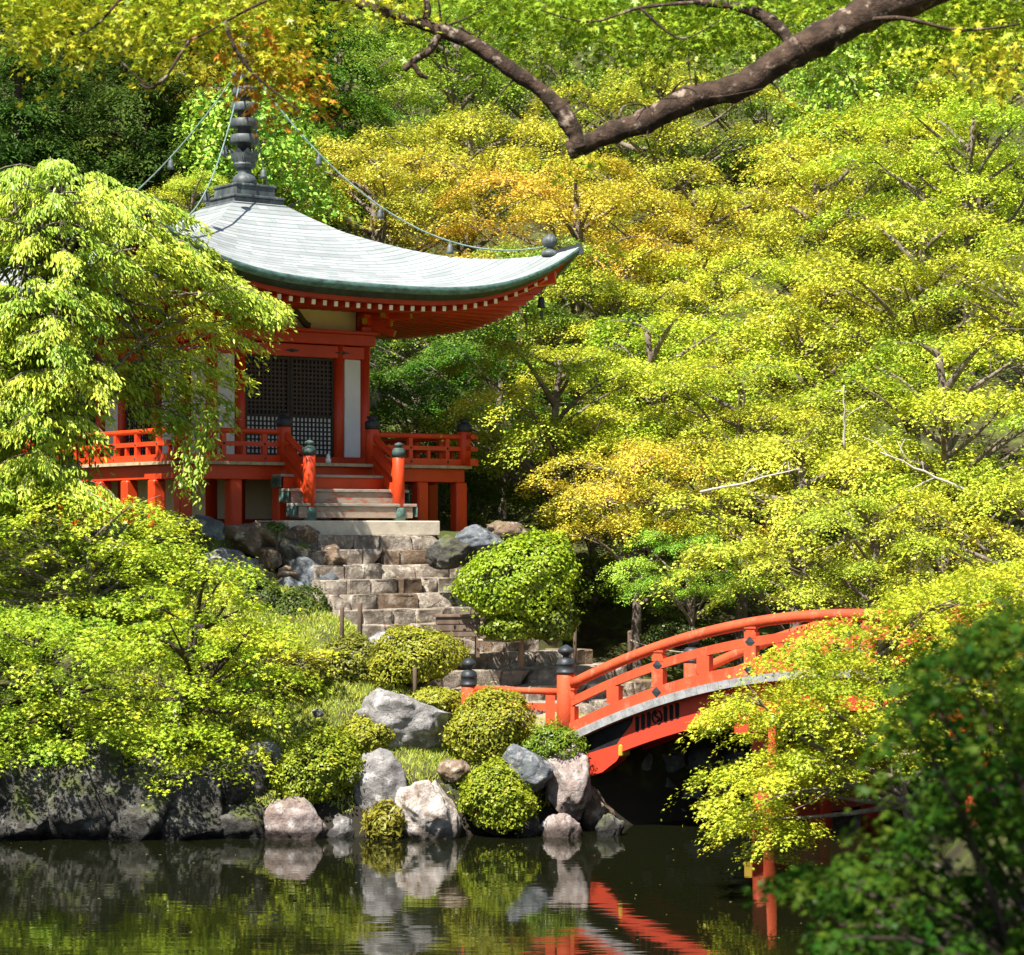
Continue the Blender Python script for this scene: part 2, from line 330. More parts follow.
COPPER = roof_material()
Z0 = 4.75
temple = thing('temple_hall', 'red lacquered temple hall with pale copper roof, veranda and bronze spire', 'temple', (CX, CY, Z0), AZ)
HS = [.568, .978, 1.446, 1.897, 2.36, 2.808, 3.253, 3.712, 4.154, 4.608, 4.875]
HZ = [6.54, 6.257, 5.962, 5.769, 5.597, 5.466, 5.385, 5.364, 5.393, 5.51, 5.62]
E_, ZM = 4.875, 4.55
def zroof(r, wq):
    zh = np.interp(r, HS, HZ); k = np.clip((r-.568)/(E_-.568), 0, 1)**1.7
    return zh-(5.62-ZM)*k*(1-np.abs(wq)**3.2)
def zeave(s): return zroof(E_, s/E_)
def sides(fn):
    """run fn for the four sides: fn(to) with to(along, out, z) -> local point"""
    for k in range(4):
        c, s = math.cos(k*math.pi/2), math.sin(k*math.pi/2)
        fn(k, lambda a, o, z, c=c, s=s: (a*c+o*s, a*s-o*c, z))
rf = MB(); nr, nw = 44, 40
def roof_side(k, to):
    rs = np.linspace(.5, E_, nr); ws = np.linspace(-1, 1, nw+1); ws = np.sign(ws)*np.abs(ws)**.8
    v = [to(r*wq, r, float(zroof(r, wq))) for r in rs for wq in ws]
    rf.add(v, [(i*(nw+1)+j, i*(nw+1)+j+1, (i+1)*(nw+1)+j+1, (i+1)*(nw+1)+j) for i in range(nr-1) for j in range(nw)])
sides(roof_side)
roof = rf.build('roof', COPPER, temple, True)
ed = MB(); uf = MB()
def edge_side(k, to):
    ws = np.linspace(-1, 1, 61); n = len(ws)
    rows = [(E_, -.0), (E_+.015, -.02), (E_-.01, -.13), (E_-.05, -.15)]
    v = [to(o*wq, o, float(zeave(E_*wq))+dz) for o, dz in rows for wq in ws]
    ed.add(v, [(i*n+j, (i+1)*n+j, (i+1)*n+j+1, i*n+j+1) for i in range(len(rows)-1) for j in range(n-1)], 0)
    rows = [(E_-.05, -.15), (E_-.14, -.24), (E_-.20, -.25)]
    v = [to(o*wq, o, float(zeave(E_*wq))+dz) for o, dz in rows for wq in ws]
    ed.add(v, [(i*n+j, (i+1)*n+j, (i+1)*n+j+1, i*n+j+1) for i in range(len(rows)-1) for j in range(n-1)], 1)
    rows = [(E_-.20, -.25), (E_-.21, -.33), (E_-.26, -.34), (E_-1.5, None), (1.6, None)]
    v = []
    for o, dz in rows:
        for wq in ws:
            ez = float(zeave(E_*wq))
            z = ez+dz if dz is not None else (ez-.30)*(1-(E_-o)/(E_-1.6))+4.46*((E_-o)/(E_-1.6))
            v.append(to(o*wq, o, z))
    uf.add(v, [(i*n+j, (i+1)*n+j, (i+1)*n+j+1, i*n+j+1) for i in range(len(rows)-1) for j in range(n-1)])
sides(edge_side)
ed.build('eave_edge', [PATINA, M('eave_underlip', (.018, .026, .022), (.035, .05, .042), 5, .7)], roof, True)
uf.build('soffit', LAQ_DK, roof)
def rafters(k, to):
    r = MB()
    for s in np.arange(-4.38, 4.39, .245):
        z = float(zeave(s*E_/4.6)); o0 = E_-.30; o1 = max(1.75, abs(s)*1.02)
        if o1 > o0-.2: o1 = o0-.25
        f1 = (E_-o1)/(E_-1.6); za = z-.40; zb = (z-.30)*(1-f1)+4.46*f1-.08
        a, bb = to(s, o0, za), to(s, o1, zb)
        r.beam(a, bb, .085, .10)
        d = np.array(a)-np.array(bb); d /= np.linalg.norm(d)
        r.beam(a, tuple(np.array(a)+d*.012), .078, .092, mi=1)
    r.build('rafters', [LAQ, OFFWH], roof)
sides(rafters)
# corner rafters, ball finials, wind bells
for k in range(4):
    c, s = math.cos(k*math.pi/2+math.pi/4), math.sin(k*math.pi/2+math.pi/4); q2 = math.sqrt(2)
    hb = MB(); hb.beam((1.7*q2*c, 1.7*q2*s, 4.36), (4.50*q2*c, 4.50*q2*s, 4.98), .16, .24)
    hb.build('corner_rafter', LAQ, roof)
    o = 4.42*q2; zz = float(zroof(4.42, 1))
    MB().lathe([(.17, -.06), (.17, .03), (.12, .05), (.07, .09), (.06, .11), (.12, .14), (.155, .20), (.16, .25), (.13, .32), (.06, .37), (.01, .40)], 16, (o*c, o*s, zz)).build('corner_finial', BRONZE, roof, True)
    tip = MB(); t_ = 4.875*q2
    tip.beam(((t_-.75)*c, (t_-.75)*s, zroof(4.38, 1)-.10), ((t_+.02)*c, (t_+.02)*s, 5.55), .10, .22); tip.build('eave_tip', IRON, roof)
    bl = MB(); o = 4.30*q2; zb = 4.72
    bl.tube([(o*c, o*s, zb+.05), (o*c, o*s, zb-.14)], .008, 5)
    bl.lathe([(.02, 0), (.05, -.01), (.065, -.06), (.07, -.16), (.09, -.22), (.085, -.225), (.03, -.2)], 14, (o*c, o*s, zb-.12))
    bl.tube([(o*c, o*s, zb-.3), (o*c, o*s, zb-.42)], .006, 4); bl.box(o*c-.04, o*c+.04, o*s-.005, o*s+.005, zb-.52, zb-.40)
    bl.build('wind_bell', IRON, roof, True)
# spire
sp = MB(); sp.box(-.66, .66, -.66, .66, 6.42, 6.50, ch=.01); sp.box(-.58, .58, -.58, .58, 6.50, 6.62); sp.box(-.61, .61, -.61, .61, 6.62, 6.67); sp.box(-.45, .45, -.45, .45, 6.67, 6.89); sp.box(-.475, .475, -.475, .475, 6.87, 6.92)
CHAIN = M('weathered_chain', (.17, .25, .22), (.10, .15, .13), 9, .7)
spire = sp.build('spire', BRONZE, temple)
MB().lathe([(.25, 6.92), (.25, 7.04), (.22, 7.12), (.15, 7.17), (.13, 7.19), (.15, 7.22), (.14, 7.28)], 24).build('bowl', BRONZE, spire, True)
lo = MB(); lo.lathe([(.13, 7.26), (.20, 7.30), (.23, 7.36), (.21, 7.42), (.17, 7.46)], 24)
for k in range(10):
    a = k*math.pi/5
    for wdt, r0, r1, z1 in ((.10, .24, .33, 7.66), ):
        c, s = math.cos(a), math.sin(a); t = (-s, c)
        v = [(r*c+u_*t[0], r*s+u_*t[1], z) for r, z, ww in ((.20, 7.36, .05), (.25, 7.48, .11), (.28, 7.58, .085), (r1, z1, .01)) for u_ in (-ww, ww)]
        v += [(x*.9, y*.9, z) for x, y, z in v]
        fs = [(0, 1, 3, 2), (2, 3, 5, 4), (4, 5, 7, 6), (9, 8, 10, 11), (11, 10, 12, 13), (13, 12, 14, 15), (0, 2, 10, 8), (2, 4, 12, 10), (4, 6, 14, 12), (3, 1, 9, 11), (5, 3, 11, 13), (7, 5, 13, 15), (1, 0, 8, 9), (6, 7, 15, 14)]
        lo.add(v, fs)
lo.build('lotus', BRONZE, spire, False)
MB().lathe([(.15, 7.4), (.13, 9.5), (.10, 9.6), (.05, 9.7)], 16).build('shaft', IRON, spire, True)
for k in range(6):
    z = 7.80+.325*k; r = .29-.008*k
    MB().lathe([(.12, z), (r-.01, z-.005), (r, z+.005), (r, z+.15), (r-.01, z+.16), (.12, z+.16)], 28).build('ring', BRONZE, spire, True)
MB().lathe([(.10, 9.62), (.22, 9.7), (.12, 9.8), (.16, 9.9), (.17, 9.98), (.12, 10.08), (.02, 10.18)], 16).build('jewel', BRONZE, spire, True)
for k in range(4):
    c, s = math.cos(k*math.pi/2+math.pi/4), math.sin(k*math.pi/2+math.pi/4)
    A = np.array([.12*c, .12*s, 9.3]); B = np.array([4.45*math.sqrt(2)*c, 4.45*math.sqrt(2)*s, 5.62]); t = np.linspace(0, 1, 40)[:, None]
    pth = A+(B-A)*t-np.array([0, 0, 1.25])*(4*t*(1-t)); chm = MB(); chm.tube(pth, .017, 5)
    chn = chm.build('chain', CHAIN, spire)
    for i in (9, 17, 26):
        x, y, z = pth[i]
        MB().lathe([(.015, .02), (.015, -.06), (.04, -.07), (.06, -.12), (.065, -.2), (.08, -.25), (.02, -.24)], 10, (x, y, z)).build('chain_bell', BRONZE, chn, True)
# body
BH, YB = 1.80, 3.0
PZ = 1.0
def pillar(x, y, r=.115, z0=.05, z1=3.86, nm='pillar'):
    MB().lathe([(r, z0), (r, z1)], 18, (x, y, 0)).build(nm, LAQ, temple, True)
pf = [-1.75, -1.13, 1.13, 1.75]; pl = [-.75, .45, 1.9, 2.9]
for x in pf: pillar(x, -1.75)
for y in pl:
    pillar(-1.75, y); pillar(1.75, y)
for x in (-.6, .6): pillar(x, 2.9)
wb = MB()
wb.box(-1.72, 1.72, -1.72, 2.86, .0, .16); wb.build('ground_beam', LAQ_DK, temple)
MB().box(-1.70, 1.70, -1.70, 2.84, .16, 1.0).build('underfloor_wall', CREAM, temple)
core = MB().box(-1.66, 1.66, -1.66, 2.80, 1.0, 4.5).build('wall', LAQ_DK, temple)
def nageshi(z0, z1, out):
    nb = MB(); o = 1.75+out
    nb.box(-o, o, -o, -1.62, z0, z1); nb.box(-o, o, 2.78, 2.9+out, z0, z1)
    nb.box(-o, -1.62, -1.62, 2.78, z0, z1); nb.box(1.62, o, -1.62, 2.78, z0, z1)
    nb.build('wall_beam', LAQ, temple)
nageshi(3.37, 3.62, .10); nageshi(3.64, 3.86, .17); nageshi(1.23, 1.40, .12)
tb = MB(); tb.box(-2.0, 2.0, -1.98, 3.1, 3.86, 3.93); tb.build('capital_plate', LAQ, temple)
# frieze: cream panels and brackets
for x0, x1 in ((-1.6, 1.6),):
    MB().box(x0, x1, -1.70, -1.66, 3.93, 4.44).build('frieze_panel', CREAM, temple)
MB().box(-1.70, -1.66, -1.6, 2.7, 3.93, 4.44).build('frieze_panel', CREAM, temple); MB().box(1.66, 1.70, -1.6, 2.7, 3.93, 4.44).build('frieze_panel', CREAM, temple)
def bracket(x, y, dx, dy, gilt=True):
    b_ = MB(); ang = math.atan2(dy, dx); c, s = math.cos(ang), math.sin(ang)
    def R(a, o): return (x+o*c-a*s, y+o*s+a*c)
    b_.box(x-.15, x+.15, y-.15, y+.15, 3.93, 4.03)
    for o0, o1, wd, z0, z1, mi in ((-.1, .55, .13, 4.03, 4.17, 0), (.55, .58, .11, 4.05, 4.15, 1), (-.1, .95, .12, 4.19, 4.31, 0), (.95, .98, .10, 4.20, 4.30, 1)):
        b_.beam((*R(0, o0), (z0+z1)/2), (*R(0, o1), (z0+z1)/2), wd, z1-z0, mi=mi)
    for o, hl, z in ((.12, .50, 4.12), (.48, .46, 4.25)):
        b_.beam((*R(-hl, o), z), (*R(hl, o), z), .12, .14)
        for e in (-hl, hl): b_.beam((*R(e, o), z), (*R(e+.012*np.sign(e), o), z), .10, .12, mi=1)
        for e in (-hl+.07, 0, hl-.07):
            p = R(e, o); b_.box(p[0]-.08, p[0]+.08, p[1]-.08, p[1]+.08, z+.07, z+.14)
    # slanted tail rafter with a yellow face
    b_.beam((*R(0, .0), 4.12), (*R(0, .62), 3.90), .12, .13); b_.beam((*R(0, .62), 3.90), (*R(0, .64), 3.893), .11, .12, mi=1)
    b_.build('bracket', [LAQ, GILT], temple)
for x, y in ((-1.75, -1.75), (1.75, -1.75), (-1.75, 2.9), (1.75, 2.9)): bracket(x, y, np.sign(x), np.sign(y-.5))
bracket(-1.17, -1.78, 0, -1); bracket(-1.78, .45, -1, 0)
fl = MB(); n = 14
for sgn in (-1, 1):
    for i in range(n):
        t0, t1 = i/n, (i+1)/n
        y0, y1 = (math.cos(t*math.pi)*.5+.5 for t in (t0, t1))
        fl.beam((sgn*t0*.48, -1.74, 4.0+.36*y0), (sgn*t1*.48, -1.74, 4.0+.36*y1), .07, .11)
fl.build('frog_leg_strut', M('dark_strut', (.05, .07, .06), (.09, .05, .03), 5, .6), temple)
def cut(a, b, n): return [a+(b-a)*i/n for i in range(n+1)]
# white panels and doors
def panel(x0, x1, side):
    if side == 'f': MB().box(x0, x1, -1.80, -1.66, 1.40, 3.37).build('white_panel', WHITE, temple)
    elif side == 'l': MB().box(-1.74, -1.66, x0, x1, 1.40, 3.37).build('white_panel', WHITE, temple)
    else: MB().box(1.66, 1.74, x0, x1, 1.40, 3.37).build('white_panel', WHITE, temple)
panel(-1.64, -1.26, 'f'); panel(1.26, 1.64, 'f'); panel(-1.58, -.92, 'l'); panel(-.58, .28, 'l'); panel(2.08, 2.74, 'l')
panel(-1.58, -.92, 'r'); panel(-.58, .28, 'r'); panel(2.08, 2.74, 'r'); panel(.62, 1.7, 'r')
LAT = M('lattice_wood', (.050, .032, .026), (.075, .045, .035), 6, .55)
PAPER = M('lattice_backing', (.78, .78, .77), (.72, .72, .70), 3, .8)
def lattice(x0, x1, side):
    def bx(mb, a0, a1, d0, d1, z0, z1, mi=0):
        if side == 'f': mb.box(a0, a1, -1.72-d1, -1.72-d0, z0, z1, mi, .002)
        else: mb.box(-1.72-d1, -1.72-d0, a0, a1, z0, z1, mi, .002)
    d = MB(); bx(d, x0, x1, -.06, 0, 1.40, 3.37); dr = d.build('lattice_door' if side == 'f' else 'lattice_window', DOOR, temple)
    pb = MB(); bx(pb, x0+.06, x1-.06, 0, .012, 1.46, 2.17); pb.build('backing_board', PAPER, dr)
    fr = MB(); bx(fr, x0, x0+.06, 0, .05, 1.40, 3.37); bx(fr, x1-.06, x1, 0, .05, 1.40, 3.37)
    for z in (1.40, 2.17, 3.31): bx(fr, x0+.06, x1-.06, 0, .05, z, z+.06)
    fr.build('door_frame', DOOR, dr)
    g1 = MB(); g2 = MB(); nx = max(4, round((x1-x0-.12)/.092))
    for a in cut(x0+.06, x1-.06, nx)[1:-1]:
        bx(g1, a-.016, a+.016, .012, .04, 1.46, 2.17); bx(g2, a-.018, a+.018, .0, .04, 2.23, 3.31)
    for z in cut(1.46, 2.17, 8)[1:-1]: bx(g1, x0+.06, x1-.06, .014, .038, z-.015, z+.015)
    for z in cut(2.23, 3.31, 13)[1:-1]: bx(g2, x0+.06, x1-.06, .002, .038, z-.018, z+.018)
    g1.build('lower_lattice', DOOR, dr); g2.build('upper_lattice', LAT, dr)
lattice(-1.02, 0, 'f'); lattice(.012, 1.03, 'f'); lattice(.62, 1.17, 'l'); lattice(1.182, 1.75, 'l')
# dark metal plates on the beam
for x in (-1.17, 0, 1.17):
    k = MB(); y = -1.853
    for a, h in ((.11, .018), (.05, .035), (.16, .010)): k.box(x-a, x+a, y-.006-a*.02, y, 3.485-h, 3.485+h, 0, .003)
    k.build('nail_cover', IRON, temple)
# veranda
V = 3.2
dk = MB()
for sx0 in np.arange(-3.3, 3.29, .30): dk.box(sx0+.003, sx0+.297, -3.34, -1.8, 1.17, 1.232, 0, .004); dk.box(sx0+.003, sx0+.297, 2.92, 3.34, 1.17, 1.232, 0, .004)
for sy0 in np.arange(-1.8, 2.9, .294):
    dk.box(-3.34, -1.8, sy0+.003, sy0+.291, 1.17, 1.232, 0, .004); dk.box(1.8, 3.34, sy0+.003, sy0+.291, 1.17, 1.232, 0, .004)
dk.build('veranda_deck', DECKW, temple)
vb = MB()
for s in (-1, 1):
    vb.box(-3.22, 3.22, s*3.12-.07, s*3.12+.07, .90, 1.168); vb.box(s*3.12-.07, s*3.12+.07, -3.04, 3.04, .90, 1.168)
    vb.box(-3.05, 3.05, s*2.2-.06, s*2.2+.06, .95, 1.165)
vb.build('veranda_beam', LAQ, temple)
for x in (-3.12, -2.05, -1.02, 1.02, 2.18, 3.12):
    for y in (-3.12, 3.12): MB().box(x-.13, x+.13, y-.13, y+.13, -.1, .899, 0, .03).build('veranda_post', LAQ, temple)
for y in (-2.1, -1.0, .1, 1.1, 2.1):
    for x in (-3.12, 3.12): MB().box(x-.13, x+.13, y-.13, y+.13, -.1, .899, 0, .03).build('veranda_post', LAQ, temple)
def newel(x, y, z0, z1, r=.135, foot=False, par=None):
    p = MB().lathe([(r, z0), (r, z1-.24), (r-.01, z1-.23)], 18, (x, y, 0)).build('newel_post', LAQ, par or temple, True)
    MB().lathe([(r+.012, z1-.25), (r+.015, z1-.13), (r+.005, z1-.12), (r+.01, z1-.11), (r-.03, z1-.085), (r-.06, z1-.07), (r-.065, z1-.055), (r-.02, z1-.03), (r-.03, z1+.0), (.02, z1+.03)], 18, (x, y, 0)).build('cap', VERD if foot else IRON, p, True)
    if foot: MB().lathe([(r+.015, z0-.01), (r+.015, z0+.24), (r+.003, z0+.25)], 18, (x, y, 0)).build('foot_sleeve', PATINA, p, True)
for x, y in ((-V, -V), (V, -V), (-V, V), (V, V), (-1.0, -V), (1.0, -V)): newel(x, y, 1.232, 2.16)
def rail_run(a, b, ext0=0., ext1=0.):
    a = np.array(a); b = np.array(b); d = (b-a)/np.linalg.norm(b-a); A = a-d*ext0; B = b+d*ext1
    r = MB()
    r.beam((*A, 1.30), (*B, 1.30), .13, .13); r.beam((*A, 1.57), (*B, 1.57), .10, .085)
    r.tube([(*A, 1.81), (*B, 1.81)], .052, 10)
    ro = r.build('railing', LAQ, temple)
    n_ = max(2, round(np.linalg.norm(b-a)/.42))
    for i in range(1, n_):
        p = a+(b-a)*i/n_; m_ = MB()
        tall = i % 2 == 0 or n_ == 2
        th = math.atan2(d[1], d[0])
        for h0, h1, wd in (((1.36, 1.765, .092),) if tall else ((1.365, 1.527, .07),)):
            m_.beam((*p, h0), (*p, h1), wd, wd, up=(d[0], d[1], 0))
        m_.build('baluster', LAQ, ro)
        if tall:
            st = MB(); nrm_ = np.array([d[1], -d[0]])
            for z in (1.30, 1.57):
                for s in (-1, 1):
                    q_ = p+nrm_*s*(.068 if z < 1.4 else .053); st.lathe([(.03, -.006), (.022, .006), (.004, .012)], 6, (0, 0, 0))
                    vv = st.v[-1]; sgn = s
                    st.v[-1] = np.stack([q_[0]+vv[:, 0]*d[0]+vv[:, 2]*nrm_[0]*sgn, q_[1]+vv[:, 0]*d[1]+vv[:, 2]*nrm_[1]*sgn, z+vv[:, 1]], -1)
            st.build('stud', IRON, ro)
rail_run((-V, -V), (-1.0, -V), .28, 0); rail_run((1.0, -V), (V, -V), 0, .30); rail_run((-V, -V), (-V, V), .28, .3); rail_run((V, -V), (V, V), .3, .3); rail_run((-V, V), (V, V), .3, .3)
# wooden stair
tread = []
for k in range(4):
    y1 = -3.36-.27*k; zt = 1.0-.275*k; s_ = MB()
    s_.box(-1.28, 1.28, y1-.30, y1, zt-.272, zt-.055, 1 if k == 0 else 2, .01); s_.box(-1.36, 1.36, y1-.33, y1+.01, zt-.055, zt, 0, .008)
    for s in (-1, 1): s_.box(s*1.36-.01, s*1.36+.01, y1-.335, y1+.01, zt-.25, zt-.06, 3, .006)
    if k < 3: s_.build('stair_tread', [GREYW, LAQ, LAQ_OLD, PATINA], temple)
MB().box(-1.70, 1.70, -4.52, -3.28, -.16, .125, 0, .02).build('stair_slab', SLAB, temple)
for s in (-1, 1):
    newel(s*1.0, -4.12, .126, 1.60, .118, True)
    for hz, r0, h1 in ((.60, .065, 1.36), (.36, .06, 1.04), (.10, .045, .70)):
        t = np.linspace(0, 1, 12); y = -3.2-.86*t; z = 1.23+hz-(1.23+hz-h1)*t-.05*np.sin(t*math.pi)
        h = MB()
        if hz > .4: h.tube(np.stack([np.full(12, s*1.0), y, z], -1), r0, 10)
        else:
            for i in range(11): h.beam((s*1.0, y[i], z[i]), (s*1.0, y[i+1], z[i+1]), .14, .15)
        h.build('stair_rail', LAQ, temple)
MB().lathe([(.05, 1.233), (.055, 1.30), (.03, 1.34), (.04, 1.37), (.015, 1.41)], 12, (-.02, -3.22, 0)).build('offering_jar', WHITE, None, True)
jar = bpy.data.objects['offering_jar']; jar.location = (CX, CY, Z0); jar.rotation_euler = (0, 0, AZ)
tag(jar, 'tiny white jar on the veranda edge at the head of the stair', 'jar')

# ------------------------------------------------------------------ stone stairs and retaining wall
rs = np.random.default_rng(11)
def block(mb, s0, s1, n0, n1, z0, z1, seed, mi=0):
    v, f = rock_shape(seed, 4, 1, .085, .9, .86, .97)
    c = T2W((s0+s1)/2, (n0+n1)/2); v = v*[(s1-s0)/2, (n1-n0)/2, (z1-z0)/2]
    mb.add(np.stack([c[0]+v[:, 0]*U[0]+v[:, 1]*NV[0], c[1]+v[:, 0]*U[1]+v[:, 1]*NV[1], (z0+z1)/2+v[:, 2]], -1), f, mi)
stair = thing('stone_stair', 'rough stone staircase climbing from the bridge landing to the red temple', 'stairs', T2W(0, 5.9, 1.4))
off = np.array(stair.location)
RIS, TRD, NST = .262, .345, 12
for k in range(NST):
    zt = 4.60-RIS*k; n1 = 4.55+TRD*(k+1)
    left, right = -1.70-.03*k, 1.62+.05*k
    if k >= 8: left, right, n1 = -1.5, 3.0+.3*(k-8), 4.55+TRD*9+.62*(k-8)
    if zt < 1.5: break
    mb = MB(); x = left
    while x < right-.15:
        wd = min(rs.uniform(.35, .85), right-x);  wd = right-x if right-x-wd < .3 else wd
        block(mb, x-.01, x+wd+.01, n1-TRD-.5+rs.uniform(0, .04), n1+rs.uniform(-.03, .03), zt-RIS-.10, zt+rs.uniform(-.012, .010), int(rs.integers(1e6)), int(rs.integers(4))); x += wd
    o = mb.build('step', [ST['step'], ST['step'], ST['step'], ST['brown']], stair, True)
    o.location = -off
landing = MB()
landing.add([(0,0,0)], [])
wall = thing('retaining_wall', 'rubble retaining wall of big irregular stones left of the stone stairs', 'stone wall', T2W(-3, 4.6, 3.0))
wo = np.array(wall.location)
wstones = [(330, 578, 46, 40, 'blue'), (232, 575, 66, 50, 'grey'), (205, 533, 54, 34, 'blue'), (246, 540, 50, 34, 'brown'), (285, 548, 34, 38, 'brown'), (270, 535, 30, 26, 'brown'),
           (308, 560, 36, 50, 'dark'), (292, 575, 26, 26, 'brown'), (270, 560, 26, 26, 'brown'), (262, 585, 26, 28, 'brown'), (280, 596, 24, 34, 'grey'), (258, 605, 34, 26, 'grey'),
           (303, 596, 28, 36, 'blue'), (320, 612, 32, 40, 'dark'), (300, 622, 26, 30, 'dark'), (345, 600, 34, 34, 'grey'), (338, 630, 34, 40, 'dark'), (282, 622, 28, 30, 'dark'),
           (228, 608, 46, 30, 'dark'), (175, 540, 44, 44, 'grey'), (150, 560, 50, 50, 'dark'), (190, 575, 44, 40, 'dark'), (120, 545, 48, 44, 'grey'), (200, 612, 46, 40, 'dark'), (160, 605, 50, 44, 'dark'), (120, 590, 54, 50, 'dark'), (85, 560, 56, 60, 'dark'), (252, 625, 36, 34, 'dark'), (318, 540, 30, 28, 'brown'), (345, 558, 30, 26, 'brown'), (80, 610, 60, 60, 'dark'), (240, 635, 50, 40, 'dark'), (300, 645, 40, 34, 'brown'), (355, 620, 24, 34, 'brown'), (340, 655, 40, 30, 'grey')]
for i, (px, py, wd, ht, mt) in enumerate(wstones):
    px -= 14*(px > 296)
    d = 43.75+(px-330)*.0035-(py-530)*.012
    c = P(px, py, d); hx, hz = wd*1.1/2/F*d, ht*1.1/2/F*d; v, f = rock_shape(300+i, 4, 15, .2, .15, .48, .9)
    MB().add(v*[hx, .42, hz]+c-wo, f).build('wall_stone', ST[mt], wall, True)

# boulders on the bank
bk = 'boulders along the island bank'
for a in (('largest boulder, grey with a white sunlit crown, halfway up the bank', 405, 722, 96, 68, 38.0, 'grey', 1),
          ('white and rust boulder at the waterline between two clipped azaleas', 427, 811, 64, 62, 36.35, 'white', 2),
          ('tall grey slab of rock behind the white waterline boulder', 376, 790, 62, 82, 36.85, 'grey', 3),
          ('pale triangular rock at the waterline under the left azalea', 296, 822, 60, 50, 36.3, 'pink', 4),
          ('mossy dark rock at the waterline left of the triangular rock', 238, 822, 68, 44, 36.5, 'dark', 5),
          ('big shaded boulder below the left maple, overhanging the water', 240, 782, 84, 66, 36.95, 'dark', 6),
          ('small white-topped rock perched above the shaded boulder', 262, 755, 38, 28, 37.0, 'grey', 7),
          ('dark blue-grey pointed boulder right of the upper round azalea', 524, 772, 54, 54, 36.95, 'blue', 8),
          ('upright pinkish boulder beside the bridge abutment', 567, 784, 46, 74, 37.0, 'pink', 9),
          ('low flat pinkish stone in the water before the bridge', 561, 826, 40, 26, 36.5, 'pink', 10),
          ('brown wedge of rock leaning under the bridge bracket', 594, 806, 42, 54, 37.5, 'brown', 11),
          ('small rounded grey stone on the grass above the left azalea', 318, 713, 12, 9, 38.2, 'grey', 12),
          ('broad grey rock lying in the bushes below the stone stairs', 392, 650, 66, 40, 40.2, 'grey', 13),
          ('flat dark slab rock right of the pale stair slab', 478, 541, 54, 32, 43.6, 'blue', 14),
          ('dark stone between the pale stair slab and the big round shrub', 452, 552, 50, 34, 43.4, 'dark', 17),
          ('small brown stone behind the flat slab rock at the terrace corner', 508, 534, 40, 26, 44.2, 'brown', 18),
          ('pale stone on the far bank seen under the bridge', 842, 784, 40, 44, 40.3, 'white', 15),
          ('half-hidden grey rock in the bush below the rubble wall', 268, 613, 44, 40, 42.2, 'grey', 16)):
    rock(*a, bk)
for i, (px, py, wd, ht, mt, nm) in enumerate(((340, 826, 34, 24, 'grey', 'small grey stone in the water right of the pale triangular rock'), (462, 834, 26, 16, 'brown', 'small brown stone at the waterline between white boulder and lower azalea'),
        (360, 838, 22, 12, 'pink', 'tiny pink stone in the water left of the yellow tuft'), (528, 818, 26, 22, 'dark', 'small dark stone at the waterline behind the flat pinkish stone'),
        (610, 824, 28, 20, 'dark', 'small dark stone at the water under the bridge bracket'), (455, 772, 34, 26, 'brown', 'mossy brown stone in the grass above the white boulder'), (345, 795, 26, 40, 'dark', 'dark gap stone between left azalea and tall grey slab'), (448, 800, 24, 40, 'dark', 'dark stone wedged behind white boulder and lower azalea'))):
    rock(nm[0:].replace('  ', ' '), px, py, wd, ht, 36.55 if py > 800 else 37.0, mt, 70+i, bk)
for i, (px, wd, ht, nm) in enumerate(((-30, 80, 90, 'past the left edge of the pond bank'), (28, 76, 78, 'leftmost in the dark row under the maples'), (88, 74, 86, 'second from the left in the dark row under the maples'), (145, 70, 74, 'third from the left in the dark row under the maples'), (192, 60, 66, 'right end of the dark row under the maples'))):
    rock('dark shoreline boulder, '+nm, px, 842-ht/2*1.15, wd*1.25, ht*1.2, 36.45, 'dark', 40+i, 'dark shoreline boulders')
ab = MB(); r7 = np.random.default_rng(7)
for row in range(4):
    x = 588+r7.uniform(-8, 4)
    while x < 770:
        wd = r7.uniform(26, 46); d = 38.7+(x-590)*.004-row*.05; c = P(x+wd/2, 832-row*24, d+.0); v, f = rock_shape(int(r7.integers(1e6)), 3, 9, .12, .3)
        ab.add(v*[wd*1.08/2/F*d, .5, 27/2/F*d]+c, f); x += wd
tag(ab.build('stone_abutment', ST['blue'], smooth=True), 'dark dry-stone wall in shade beneath the arched bridge', 'stone wall')

# ------------------------------------------------------------------ bridge
BR = M('bridge_vermilion', (.56, .082, .028), (.42, .060, .022), 1.7, .65, .35, 34, .25, c3=(.54, .16, .085), s3=7, l3=.56, h3=.72, stretch=(1, 1, .5))
BRRED = M('bridge_girder_red', (.56, .05, .022), (.48, .045, .02), 2.2, .55, .1, 30, .3)
EDGEW = M('bleached_plank', (.31, .31, .315), (.19, .19, .19), 7, .85, .4, 14, .2, c3=(.22, .22, .22), s3=9, l3=.6, h3=.72)
BLACK = M('black_paint', (.010, .010, .011), (.022, .022, .024), 3, .8, spec=.1)
N0 = np.array([.857, 37.7]); BA = math.atan2(-.563, .826); BZ = 1.46
bridge = thing('arched_bridge', 'arched vermilion footbridge with black-capped posts crossing the pond', 'bridge', (N0[0], N0[1], BZ), BA)
LB, WB = 10.4, 4.0
def zr(t): return 3.545-.0465*(t-5.2)**2-BZ            # top of the handrail
def arc(t0, t1, n=40): return np.linspace(t0, t1, n)
